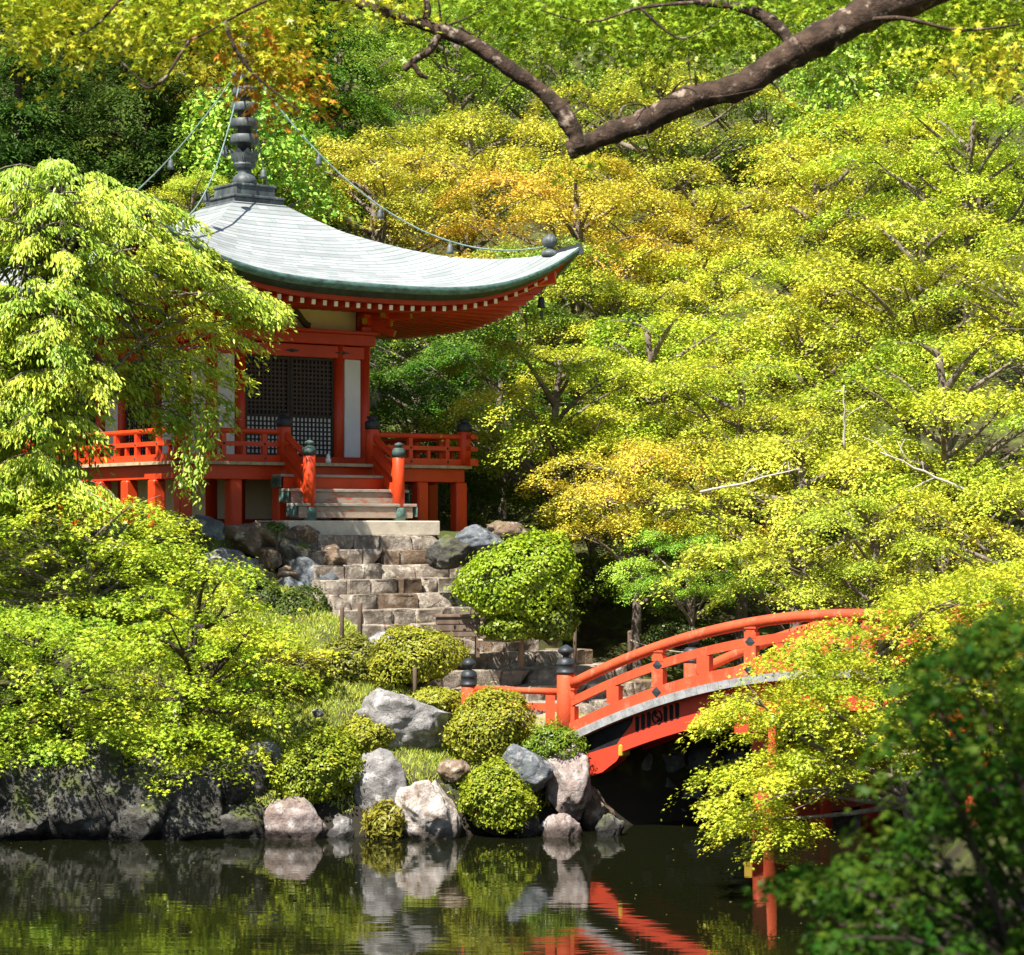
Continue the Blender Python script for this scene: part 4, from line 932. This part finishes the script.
# ------------------------------------------------------------------ weeping tree left of the temple
def weeping():
    r = np.random.default_rng(21); base = np.array([*P(48, 600, 41.3)[:2], 0]); base[2] = gz(base[0], base[1])-.2
    t = thing('weeping_tree', 'light green weeping cherry drooping over the left veranda of the temple', 'tree', base)
    poly = [(-60, 165), (40, 158), (88, 156), (115, 178), (150, 192), (138, 215), (178, 232), (195, 262), (272, 287), (278, 310), (238, 335), (242, 370), (210, 390), (205, 412), (185, 430), (190, 462), (165, 436), (140, 412), (100, 395), (90, 430), (75, 470), (60, 500), (20, 490), (-60, 500)]
    holes = [(108, 412, 30, 24), (70, 400, 8, 30), (20, 322, 14, 7), (170, 275, 22, 14), (95, 300, 26, 12), (110, 345, 24, 12), (60, 235, 22, 9), (140, 250, 16, 9), (240, 345, 30, 8), (225, 400, 12, 20)]
    p, R = poly_pads(r, poly, 39.6, 41.2, 225, .38, (.34, .56), holes, 1.5)
    for i in range(len(p)):
        py_ = HOR-(p[i, 2]-EYE)*F/p[i, 1]
        px_ = 512+p[i, 0]/p[i, 1]*F
        if py_ > 262 and px_ > 100:
            p[i] = P(px_, py_, r.uniform(41.3, 42.6))
    hd = np.array([P(r.uniform(-20, 100), r.uniform(270, 500), r.uniform(39.4, 40.6)) for _ in range(45)]); hd = np.concatenate([hd, [P(a, b_, c_) for a, b_, c_ in ((158, 200, 40.6), (180, 214, 40.7), (150, 222, 40.5), (188, 236, 40.8), (200, 250, 40.9), (168, 244, 40.6), (135, 190, 40.5), (258, 292, 41.7), (244, 306, 41.6), (268, 300, 41.8), (225, 282, 41.4))]]); p = np.concatenate([p, hd]); R = np.concatenate([R, r.uniform(.34, .56, len(hd))])
    top = P(60, 200, 41.2); ctr = top[:2]
    cs, ns, xs, ss, ts, brs = [], [], [], [], [], MB()
    tr = curve([base, base+[.05, 0, 2.0], P(40, 330, 41.3), P(55, 250, 41.2), P(62, 170, 41.2)], 6)
    brs.tube(tr-base, np.linspace(.15, .03, len(tr)), 10)
    tr2 = curve([P(45, 420, 41.3), P(30, 330, 41.0), P(22, 250, 40.8), P(10, 180, 40.8)], 5); brs.tube(tr2-base, np.linspace(.06, .02, len(tr2)), 8)
    for i in range(len(p)):
        c = p[i]; d = np.array([c[0]-ctr[0], (c[1]-ctr[1])*.8, 0]); L_ = np.linalg.norm(d); d = d/(L_+1e-6)
        d = unit(d*min(1, L_)+r.normal(0, .45, 3)*[1, 1, 0]); sd = np.array([-d[1], d[0], 0])
        tn = np.clip(r.normal(.55, .16), 0, 1); ln = R[i]*1.8
        # arching twig
        tt = np.linspace(0, 1, 6)[:, None]; path = c-d*ln*.6+d*ln*1.3*tt+np.array([0, 0, 1.])*(.13*(tt*(1-tt)*4)-.34*tt**2)*ln
        if r.uniform() < .7: brs.tube(path-base, np.linspace(.014, .005, 6), 4, cap=False)
        if r.uniform() < .35:
            a = tr[r.integers(len(tr)//3, len(tr))]; q_ = np.linspace(0, 1, 7)[:, None]
            brs.tube(a+(path[0]-a)*q_+np.array([0, 0, .35])*(q_*(1-q_)*4)-base, np.linspace(.035, .014, 7), 5, cap=False)
        m_ = int(600*R[i]); u_ = r.uniform(0, 1, m_); lat = r.normal(0, .26, m_)*R[i]*(1-.35*u_)
        base_p = c-d*ln*.6+d*ln*1.3*u_[:, None]+np.array([0, 0, 1.])*((.13*u_*(1-u_)*4-.34*u_**2)*ln)[:, None]+sd*lat[:, None]
        base_p[:, 2] -= np.abs(lat)*.5+r.exponential(.085, m_)
        cs.append(base_p); xs.append(np.array([0, 0, -.8])+d*.6+sd*(lat/R[i])[:, None]*.8+r.normal(0, .28, (m_, 3)))
        ns.append(d*.6+np.array([-.2, -.45, .55])+r.normal(0, .45, (m_, 3))); ss.append(r.uniform(.06, .13, m_)); ts.append(np.clip(tn+r.normal(0, .15, m_), 0, 1))
    # hanging strings
    for px, y0, y1 in ((195, 420, 500), (205, 430, 478), (185, 440, 490), (60, 440, 530), (38, 450, 520), (90, 455, 500), (12, 470, 540), (210, 405, 455), (75, 480, 540)):
        a, b_ = P(px, y0, 41.6), P(px+r.uniform(-8, 8), y1, 41.6); q_ = np.linspace(0, 1, 7)[:, None]; brs.tube(a+(b_-a)*q_-base, np.linspace(.012, .004, 7), 4, cap=False)
        m_ = 130; u_ = r.uniform(0, 1, m_)[:, None]; cs.append(a+(b_-a)*u_+r.normal(0, .09, (m_, 3))); xs.append(np.array([0, 0, -1.])+r.normal(0, .45, (m_, 3)))
        ns.append(np.array([-.2, -.6, .4])+r.normal(0, .4, (m_, 3))); ss.append(r.uniform(.09, .15, m_)); ts.append(np.clip(r.normal(.4, .15, m_), 0, 1))
    cr = link('crown', leaf_mesh('crown', np.concatenate(cs)-base, np.concatenate(ns), np.concatenate(xs), np.concatenate(ss), np.concatenate(ts), 0., LANCE, LEAF), t); cr.color = (.40, .52, .055, 1)
    brs.build('trunk', BARK, t, True)
weeping()

# ------------------------------------------------------------------ maples along the left bank
def bank_maple(label, poly, d0, d1, n, sep, Rr, trunk, color, seed, per=1700, lsize=.08, holes=(), flush=0., T=STAR, nlimb=40, tr=.10, group='maples at the water', bark=None, **kw):
    r = np.random.default_rng(seed); low = kw.pop('low', None); p, R = poly_pads(r, poly, d0, d1, n, sep, Rr, holes)
    if low:
        p2, R2 = poly_pads(r, low, 35.1, 36.1, 34, .38, (.35, .6)); p = np.concatenate([p, p2]); R = np.concatenate([R, R2])
    tk = curve([P(*q_) for q_ in trunk], 6); g = gz(tk[0][0], tk[0][1])
    base = np.array([tk[0][0], tk[0][1], g-.1]); tk = np.concatenate([[base], tk[tk[:, 2] > g+.05]])
    return make_tree('maple_tree', label, group, base, p, R, tk, tr, color, seed, per, lsize, T, nlimb=nlimb, flush=flush, bark=bark, thick=.12, droop=.3, jit=.38, **kw)
bank_maple('bright green young maple with layered sprays at the water, left of the azaleas',
           [(165, 575), (225, 555), (262, 600), (290, 640), (318, 655), (285, 672), (255, 700), (262, 735), (230, 748), (185, 785), (150, 775), (130, 720), (105, 690), (125, 640), (140, 600)],
           35.8, 38.6, 58, .54, (.30, .60), [(182, 800, 37.5), (184, 740, 37.4), (190, 680, 37.3), (196, 620, 37.3)], (.38, .49, .03), 31, bark=BARK_DARK)
bank_maple('broad green maple leaning over the pond at the left edge',
           [(-60, 600), (40, 610), (110, 618), (135, 650), (125, 700), (150, 735), (115, 755), (60, 745), (10, 758), (-60, 758)],
           35.2, 38.8, 75, .58, (.36, .66), [(78, 815, 37.6), (72, 760, 37.6), (55, 700, 37.5), (35, 640, 37.5)], (.36, .48, .035), 32, bark=BARK_DARK)
bank_maple('light green maple below the weeping cherry in front of the rubble wall',
           [(-50, 500), (60, 490), (100, 495), (150, 492), (185, 520), (215, 545), (195, 580), (185, 610), (120, 612), (40, 605), (-50, 600)],
           39.0, 41.2, 70, .56, (.35, .6), [(100, 680, 40.2), (95, 620, 40.2), (90, 570, 40.1), (85, 520, 40)], (.42, .52, .04), 33, holes=[(215, 545, 16, 10), (170, 560, 14, 8)])
bank_maple('green maple mostly past the left edge, beside the weeping cherry', [(-330, 250), (-120, 220), (-20, 300), (0, 420), (-20, 560), (-60, 700), (-300, 720)], 37.5, 41.5, 110, .62, (.4, .7), [(-170, 760, 39.4), (-165, 640, 39.4), (-150, 500, 39.3), (-140, 360, 39.3)], (.32, .44, .035), 37, tr=.14)
bank_maple('green-gold maple shading the bank below the stone wall',
           [(215, 600), (300, 640), (345, 650), (320, 690), (270, 690), (235, 670), (200, 640)], 38.6, 39.8, 26, .30, (.26, .42), [(262, 720, 39.2), (258, 690, 39.2), (255, 650, 39.2)], (.46, .50, .04), 34, nlimb=14, tr=.06)

# ------------------------------------------------------------------ maple beside the bridge (right)
bank_maple('yellow-green maple overhanging the pond in front of the bridge',
           [(822, 624), (785, 645), (762, 668), (738, 696), (722, 716), (738, 740), (725, 770), (718, 800), (738, 835), (770, 850), (812, 828), (808, 790), (850, 775), (930, 760), (1040, 740), (1060, 560), (960, 570), (890, 600)],
           29.6, 32.2, 175, .36, (.28, .52), [(930, 950, 30.8), (925, 880, 30.8), (905, 800, 30.8), (880, 720, 30.8), (880, 650, 30.8)], (.45, .52, .035), 35, per=4200, lsize=.06,
           holes=[(775, 672, 14, 8), (760, 715, 10, 10), (745, 640, 8, 6), (770, 738, 16, 8), (758, 772, 12, 8), (700, 655, 10, 30), (842, 815, 46, 34)], flush=.04, nlimb=34)

# ------------------------------------------------------------------ clipped shrubs
def shrub(label, px, py, rx, ry, d, color, seed, n=6500, ls=.055, T=OVATE, flush=0., lumps=.10, name='azalea_shrub', group='clipped azaleas on the bank'):
    r = np.random.default_rng(seed); c = P(px, py, d); rx, ry = rx*.93, ry*.93; ax, az = rx/F*d, ry/F*d; base = c-[0, 0, az]
    t = thing(name, label, 'shrub', base, 0, group)
    dv_ = unit(r.normal(size=(n, 3))*[1, 1, .9]); dv_[:, 2] = np.where(dv_[:, 2] < -.8, -dv_[:, 2], dv_[:, 2])
    ph = r.uniform(0, 6.28, 6)
    lum = sum(np.sin(dv_[:, i % 3]*f_+ph[i])*np.sin(dv_[:, (i+1) % 3]*f_*1.2+ph[i]) for i, f_ in enumerate((4, 5, 7, 9, 11, 6)))/3
    big = np.sin(dv_[:, 0]*2.3+ph[0])*np.sin(dv_[:, 2]*2.6+ph[1])+.7*np.sin(dv_[:, 0]*3.9+ph[2])*np.cos(dv_[:, 1]*2.1+ph[3])
    q_ = 1+lumps*lum+.12*big-np.abs(r.normal(0, .07, n))+np.where(r.uniform(0, 1, n) < .08, r.uniform(0, .2, n), 0)
    pos = dv_*q_[:, None]*[ax, ax*.9, az]+[0, 0, az]
    kp = (lum+.6*np.sin(dv_[:, 0]*6+ph[4])*np.sin(dv_[:, 2]*7+ph[5])+r.normal(0, .3, n)) > -1.05; dv_, pos, lum, n = dv_[kp], pos[kp], lum[kp], int(kp.sum())
    nn = dv_*.9+np.array([0, 0, .45])+r.normal(0, .5, (n, 3)); xd = r.normal(size=(n, 3))
    tone = np.clip(.5+lum*.12+r.normal(0, .2, n), 0, 1); fl_ = np.where(r.uniform(0, 1, n) < flush, .8, 0)
    cr = link('foliage', leaf_mesh('foliage', pos, nn, xd, ls*r.uniform(.7, 1.3, n), tone, fl_, T, LEAF_SHRUB), t); cr.color = (*color, 1)
    tw = MB()
    for k in range(40):
        e = dv_[k]*[ax, ax*.9, az]*.93+[0, 0, az]; a = np.array([e[0]*.1, e[1]*.1, 0.02]); tw.tube([a, (a+e)/2+r.normal(0, .03, 3), e], [.022, .014, .006], 5, cap=False)
    v, f = rock_shape(seed, 3, 4, .2); tw.add(v*[ax*.74, ax*.66, az*.74]+[0, 0, az], f, 1)
    tw.build('twigs', [BARK_DARK, M('inner_twigs', (.035, .045, .012), (.05, .05, .02), 12, .95)], t)
    return t
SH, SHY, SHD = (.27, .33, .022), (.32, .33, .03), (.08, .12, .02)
shrub('largest round shrub, glossy bright green, right of the stone stairs', 522, 581, 61, 49, 41.5, (.27, .38, .02), 51, 13000, .068, lumps=.12, name='round_shrub', group='shrubs by the stairs')
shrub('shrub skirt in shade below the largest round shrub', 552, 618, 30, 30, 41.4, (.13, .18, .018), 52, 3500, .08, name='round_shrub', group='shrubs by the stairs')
shrub('low leafy shrub in front of the largest round shrub, beside the wooden box', 510, 628, 30, 15, 41.3, (.20, .27, .02), 68, 3000, .07, name='round_shrub', group='shrubs by the stairs')
shrub('upper round azalea in front of the red wing fence', 490, 728, 46, 42, 37.7, SHY, 53, 8000)
shrub('lower round azalea touching the water right of the white boulder', 497, 800, 42, 38, 36.5, SH, 54, 8000, flush=.004)
shrub('left round azalea hanging over the triangular waterline rock', 320, 770, 46, 42, 36.7, SH, 55, 8000, flush=.006)
shrub('low azalea between left round azalea and largest boulder', 366, 736, 34, 22, 37.7, SHY, 56, 4500)
shrub('broad azalea around the grey rock below the stairs', 412, 658, 50, 34, 39.6, SHY, 57, 7500)
shrub('azalea mound at the foot of the rubble wall', 352, 668, 40, 34, 39.9, (.20, .21, .03), 58, 5500)
shrub('small azalea mound left above the grassy slope', 300, 680, 36, 30, 39.4, (.19, .20, .03), 59, 4500)
shrub('thin flat azalea strip between largest boulder and wing fence', 436, 700, 32, 13, 38.7, SHY, 60, 3000)
shrub('bright fern-green tuft at the foot of the bridge post', 552, 745, 32, 22, 37.25, (.17, .26, .018), 61, 3500, .06, T=LANCE, lumps=.2, name='low_shrub')
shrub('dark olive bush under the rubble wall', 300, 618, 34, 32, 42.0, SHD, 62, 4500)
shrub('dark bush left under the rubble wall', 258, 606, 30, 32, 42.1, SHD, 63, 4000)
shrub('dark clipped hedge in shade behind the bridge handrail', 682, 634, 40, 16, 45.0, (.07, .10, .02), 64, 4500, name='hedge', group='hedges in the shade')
shrub('yellow grass-like tuft at the waterline left of the white boulder', 385, 822, 22, 20, 36.3, (.26, .24, .03), 65, 1800, .10, T=LANCE, lumps=.3, name='low_shrub')
shrub('small tuft growing between stair slab and rubble wall', 271, 530, 16, 8, 43.4, (.12, .19, .03), 66, 900, .07, T=LANCE, lumps=.3, name='low_shrub')
shrub('small azalea at the base of the lowest stairs', 250, 650, 30, 26, 39.8, (.17, .18, .03), 67, 4000)

# ------------------------------------------------------------------ grass on the bank
r = np.random.default_rng(91); n = 150000
xy = np.stack([r.uniform(-7, 1.2, n), r.uniform(36.5, 44.0, n)], -1); z = ground(xy[:, 0], xy[:, 1])+gnoise(xy[:, 0], xy[:, 1])
patch = np.sin(xy[:, 0]*2.1+1)*np.sin(xy[:, 1]*2.6)+.6*np.sin(xy[:, 0]*5.3)*np.sin(xy[:, 1]*4.7+2)
k = (z > .35) & (z < 4.6) & (patch+r.normal(0, .4, n) > -.8); xy, z = xy[k], z[k]; n = len(z)
gl = leaf_mesh('grass', np.stack([xy[:, 0], xy[:, 1], z-.02], -1), np.array([0, -1., .3])+r.normal(0, .6, (n, 3)), np.array([0, 0, 1.])+r.normal(0, .45, (n, 3)), r.uniform(.04, .12, n), np.clip(r.normal(.5, .2, n), 0, 1), np.where(r.uniform(0, 1, n) < .12, .5, 0.), np.array([(0, -.10, 0), (.6, -.06, .03), (1, 0, .12), (.6, .06, .03), (0, .10, 0)]), leaf_material('grass_blade', .3, .03, (.35, .28, .10)))
go = link('grass', gl); go.color = (.36, .42, .05, 1); tag(go, 'short green grass and moss on the island bank', 'grass', kind='stuff')
r = np.random.default_rng(92); n = 130
fp = np.stack([r.uniform(-9, 6, n), r.uniform(27, 36, n), np.full(n, .006)], -1)
fo = link('floating_petals', leaf_mesh('floating_petals', fp, np.array([0, 0, 1.])+r.normal(0, .03, (n, 3)), r.normal(size=(n, 3)), r.uniform(.02, .05, n), r.uniform(0, 1, n), 0., KITE*[1, 1, .1], LEAF)); fo.color = (.3, .3, .1, 1)
tag(fo, 'tiny pale petals and leaves floating on the pond', 'petals', kind='stuff')

# ------------------------------------------------------------------ small wooden things by the stairs
WOODB = M('brown_wood', (.11, .075, .055), (.17, .125, .095), 5, .85, .4, 16, .2, stretch=(1, 1, .3))
def rope_post(px, py0, py1, d, label, wd=.10):
    a, b_ = P(px, py0, d), P(px, py1, d); o = MB().lathe([(wd*.52, -.3), (wd*.5, (b_-a)[2]-.02), (wd*.42, (b_-a)[2]), (.02, (b_-a)[2]+.01)], 12).build('fence_post', WOODB, smooth=True)
    o.location = a; return tag(o, label, 'post', 'wooden rope posts')
p0 = P(458, 640, 41.7); bx = thing('wooden_box', 'dark wooden box barrier standing across the foot of the stone stairs', 'box', p0, .1)
MB().box(-.38, .38, -.17, .17, .06, .40, 0, .012).build('case', WOODB, bx); MB().box(-.41, .41, -.20, .20, .402, .45, 0, .01).build('lid', WOODB, bx)
k = MB()
for z in (.17, .29): k.box(-.385, .385, -.178, -.171, z-.004, z+.004, 0, 0)
k.build('board_seam', BARK_DARK, bx)
for x in (-.34, .34):
    for y in (-.14, .14): MB().box(x-.03, x+.03, y-.03, y+.03, -.3, .058, 0, .005).build('leg', WOODB, bx)
rope_post(521, 650, 618, 41.6, 'upright wooden post right of the box at the stair foot'); rope_post(442, 655, 616, 41.8, 'upright wooden post left of the box at the stair foot', .07)
rope_post(342, 640, 607, 40.6, 'thin dark post left among the azaleas', .07); rope_post(360, 636, 603, 41.0, 'thin dark post right among the azaleas', .08)
rope_post(415, 690, 668, 38.9, 'short dark stake above the largest boulder', .07); rope_post(630, 660, 631, 44.0, 'pale brown post in the shade behind the bridge newel', .09)
rope_post(575, 655, 628, 43.5, 'dark post in the shade left of the bridge newel', .07)
for py in (626, 640):
    a, b_ = P(478, py, 41.5), P(521, py+1, 41.52); o = MB().tube(np.array([(0, 0, 0), (b_-a)*.5-[0, 0, .01], b_-a]), .022, 8).build('bamboo_rail', GREYW, smooth=True); o.location = a
    tag(o, 'upper thin rail between box and stair post' if py < 630 else 'lower thin rail between box and stair post', 'rail')
a, b_ = P(630, 640, 43.9), P(720, 650, 43.9); t_ = np.linspace(0, 1, 12)[:, None]
o = MB().tube((b_-a)*t_-np.array([0, 0, .12])*(t_*(1-t_)*4), .014, 6).build('rope', GREYW, smooth=True); o.location = a; tag(o, 'pale rope sagging from the post behind the bridge newel', 'rope')

# ------------------------------------------------------------------ foreground: overhanging maple and dark bush
def lump_tube(mb, pts, rad, n, r):
    """tube whose skin swells and creases like old bark"""
    k0 = len(mb.v); mb.tube(pts, rad, n)
    v = mb.v[k0]; k = len(pts); ctr = np.repeat(pts, n, 0); d = v-ctr; off = Vector(r.uniform(-9, 9, 3).tolist())
    sc_ = np.array([1+.34*noise.fractal(Vector(p)*4.2+off, .8, 2.2, 5)*(.8 if rad[0] > .05 else .3) for p in v.tolist()]); mb.v[k0] = ctr+d*sc_[:, None]
def overhang():
    r = np.random.default_rng(61); base = np.array([5.8, 15.0, 0]); base[2] = gz(base[0], base[1])-.2
    t = thing('maple_tree', 'old maple reaching its mossy dark bough across the top of the view', 'tree', base)
    mb = MB()
    def br(pts, r0, r1, n=10, seg=14, wob=.0):
        c = curve(pts, seg); k_ = len(c); rad = .80*np.linspace(r0, r1, k_)*(1+.05*np.sin(np.arange(k_)*.5)+.04*np.sin(np.arange(k_)*1.1+1)); lump_tube(mb, c-base, rad, max(n, 12) if r0 > .05 else n, r); return c
    D = 16.0
    br([base, base+[-.1, 0, 2.5], base+[-.3, .2, 4.6], base+[-.9, .5, 6.3]], .34, .20, 14)
    br([base+[-.9, .5, 6.3], P(1120, -70, D), P(1000, -40, D), P(905, 0, D), P(850, 22, D), P(800, 50, D)], .20, .125, 14)
    br([P(800, 50, D), P(745, 84, D), P(690, 100, D), P(640, 122, D), P(605, 135, D), P(580, 147, D), P(568, 151, D)], .125, .07, 14)
    br([P(580, 149, D), P(572, 128, D), P(552, 100, D), P(520, 76, D), P(480, 48, D), P(440, 30, D), P(390, 14, D), P(345, 0, D), P(280, -14, D-.1), P(225, 2, D-.2)], .085, .030, 12)
    br([P(800, 52, D), P(775, 25, D+.1), P(745, 8, D+.2), P(700, 2, D+.3), P(640, -10, D+.3)], .07, .02)
    br([P(442, 30, D), P(430, 50, D), P(415, 60, D), P(404, 70, D)], .035, .028, 8); br([P(412, 62, D), P(420, 74, D), P(428, 78, D)], .024, .018, 7)
    br([P(425, 25, D), P(428, 10, D), P(424, -6, D)], .03, .025, 7); br([P(566, 122, D), P(568, 105, D), P(565, 96, D)], .012, .006, 6); br([P(568, 118, D), P(590, 105, D), P(612, 118, D)], .008, .004, 5)
    for _ in range(26):
        k_ = r.integers(0, 6); px, py = ((800, 50), (745, 84), (690, 100), (640, 122), (520, 76), (440, 30))[k_]
        a = P(px+r.normal(0, 14), py-4, D); e = a+r.normal(0, .14, 3)+np.array([0, 0, .16])*r.choice([-.6, 1]); br([a, (a+e)/2+r.normal(0, .03, 3), e], .012, .003, 5, 4)
    # thin boughs of the golden sprays at the left
    E = 15.0
    br([P(300, -14, E), P(255, 6, E), P(225, 22, E), P(195, 38, E), P(160, 46, E)], .014, .004, 8)
    br([P(225, 22, E), P(235, 48, E), P(252, 72, E), P(275, 92, E), P(300, 112, E)], .020, .005, 8)
    br([P(190, 40, E), P(178, 58, E), P(165, 78, E), P(150, 88, E), P(140, 84, E)], .014, .009, 7); br([P(150, 87, E), P(135, 75, E), P(120, 60, E)], .009, .006, 6); br([P(155, 86, E), P(170, 72, E)], .010, .006, 6)
    br([P(140, -20, E), P(118, 2, E), P(100, 22, E), P(80, 36, E)], .016, .006, 8)
    br([P(700, 2, D), P(640, 8, D), P(590, 22, D), P(540, 10, D)], .018, .006, 7); br([P(850, 22, D), P(900, 18, D-.2), P(960, 30, D-.3), P(1020, 24, D-.4)], .025, .008, 7)
    br([P(640, 8, D), P(680, 38, D), P(720, 20, D)], .014, .005, 6)
    mb.build('trunk', BARK_OLD, t, True)
    sets = [([(-30, -30), (300, -30), (285, 20), (296, 50), (282, 60), (225, 48), (180, 56), (140, 48), (95, 42), (50, 40), (10, 30), (-30, 15)], 15.0, 16.8, 90, .22, (.18, .32), .13, .34),
            ([(225, 15), (285, 30), (290, 62), (318, 84), (312, 104), (282, 98), (262, 66)], 15.4, 16.2, 22, .16, (.16, .26), .9, .6),
            ([(420, -30), (1060, -30), (1060, 34), (960, 28), (890, 22), (850, 26), (760, 32), (690, 36), (640, 34), (560, 24), (480, 6)], 16.2, 18.6, 130, .26, (.24, .40), .0, .08),
            ([(940, 20), (1040, 20), (1040, 90), (990, 80)], 14.8, 16.0, 10, .2, (.2, .3), .2, .5),
            ([(555, 140), (600, 145), (595, 175), (560, 170)], 15.8, 16.6, 3, .1, (.10, .14), 0., .3), ([(330, -10), (430, -10), (420, 8), (340, 6)], 15.6, 16.4, 8, .14, (.16, .24), .05, .5)]
    cols = []
    for poly, d0, d1, n_, sep, Rr, fl_, tn in sets:
        p, R = poly_pads(r, poly, d0, d1, n_, sep, Rr); cols.append(spray_leaves(r, p-base, R, np.array([0., 0.]), 1150, .072, thick=.25, droop=.5, flush=fl_, tone0=tn, jit=.5))
    # crown above the frame: unseen pads and limb added to shade the dark bush
    p, R = crown_pads(r, [(-.9, 2.6, 10.2, 3.0, 2.8, .9), (4.0, 9.0, 11.4, 3.0, 4.0, 1.2)], 150, .5, (.6, 1.0), -.9)
    br([base+[-.9, .5, 6.3], base+[-2.0, -4, 8.8], [1.5, 5, 10.2], [0, 1.5, 10.6]], .16, .04)
    p = p[(p[:, 2]-EYE)/p[:, 1] > .275][:]; R = R[:len(p)]
    cols.append(spray_leaves(r, p-base, R, np.array([0., 0.]), 420, .11, flush=.05, tone0=.45))
    a = tuple(np.concatenate(z) for z in zip(*cols))
    cr = link('crown', leaf_mesh('crown', *a, STAR, LEAF), t); cr.color = (.43, .49, .028, 1)
overhang()
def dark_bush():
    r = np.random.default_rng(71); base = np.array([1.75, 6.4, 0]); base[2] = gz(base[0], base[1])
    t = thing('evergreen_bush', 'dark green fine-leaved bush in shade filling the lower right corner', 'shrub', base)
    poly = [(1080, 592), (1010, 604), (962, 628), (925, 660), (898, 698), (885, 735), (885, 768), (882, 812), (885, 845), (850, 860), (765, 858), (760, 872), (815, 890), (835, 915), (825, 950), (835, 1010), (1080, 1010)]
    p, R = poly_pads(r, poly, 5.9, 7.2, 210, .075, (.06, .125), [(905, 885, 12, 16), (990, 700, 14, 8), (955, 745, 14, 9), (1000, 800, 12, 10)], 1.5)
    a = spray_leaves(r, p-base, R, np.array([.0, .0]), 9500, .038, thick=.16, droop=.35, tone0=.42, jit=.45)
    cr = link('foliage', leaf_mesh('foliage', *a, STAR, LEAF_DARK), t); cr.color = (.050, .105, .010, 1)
    mb = MB()
    for i in range(0, len(p), 3):
        e = p[i]-base; s = np.array([r.normal(0, .12), r.normal(0, .12), -.1]); tt = np.linspace(0, 1, 7)[:, None]
        mb.tube(s+(e-s)*tt+np.array([0, 0, .25])*(tt*(1-tt)*4)+r.normal(0, .03, 3)*(tt*(1-tt)*4), np.linspace(.016, .004, 7), 5, cap=False)
    mb.build('stems', BARK_DARK, t, True)
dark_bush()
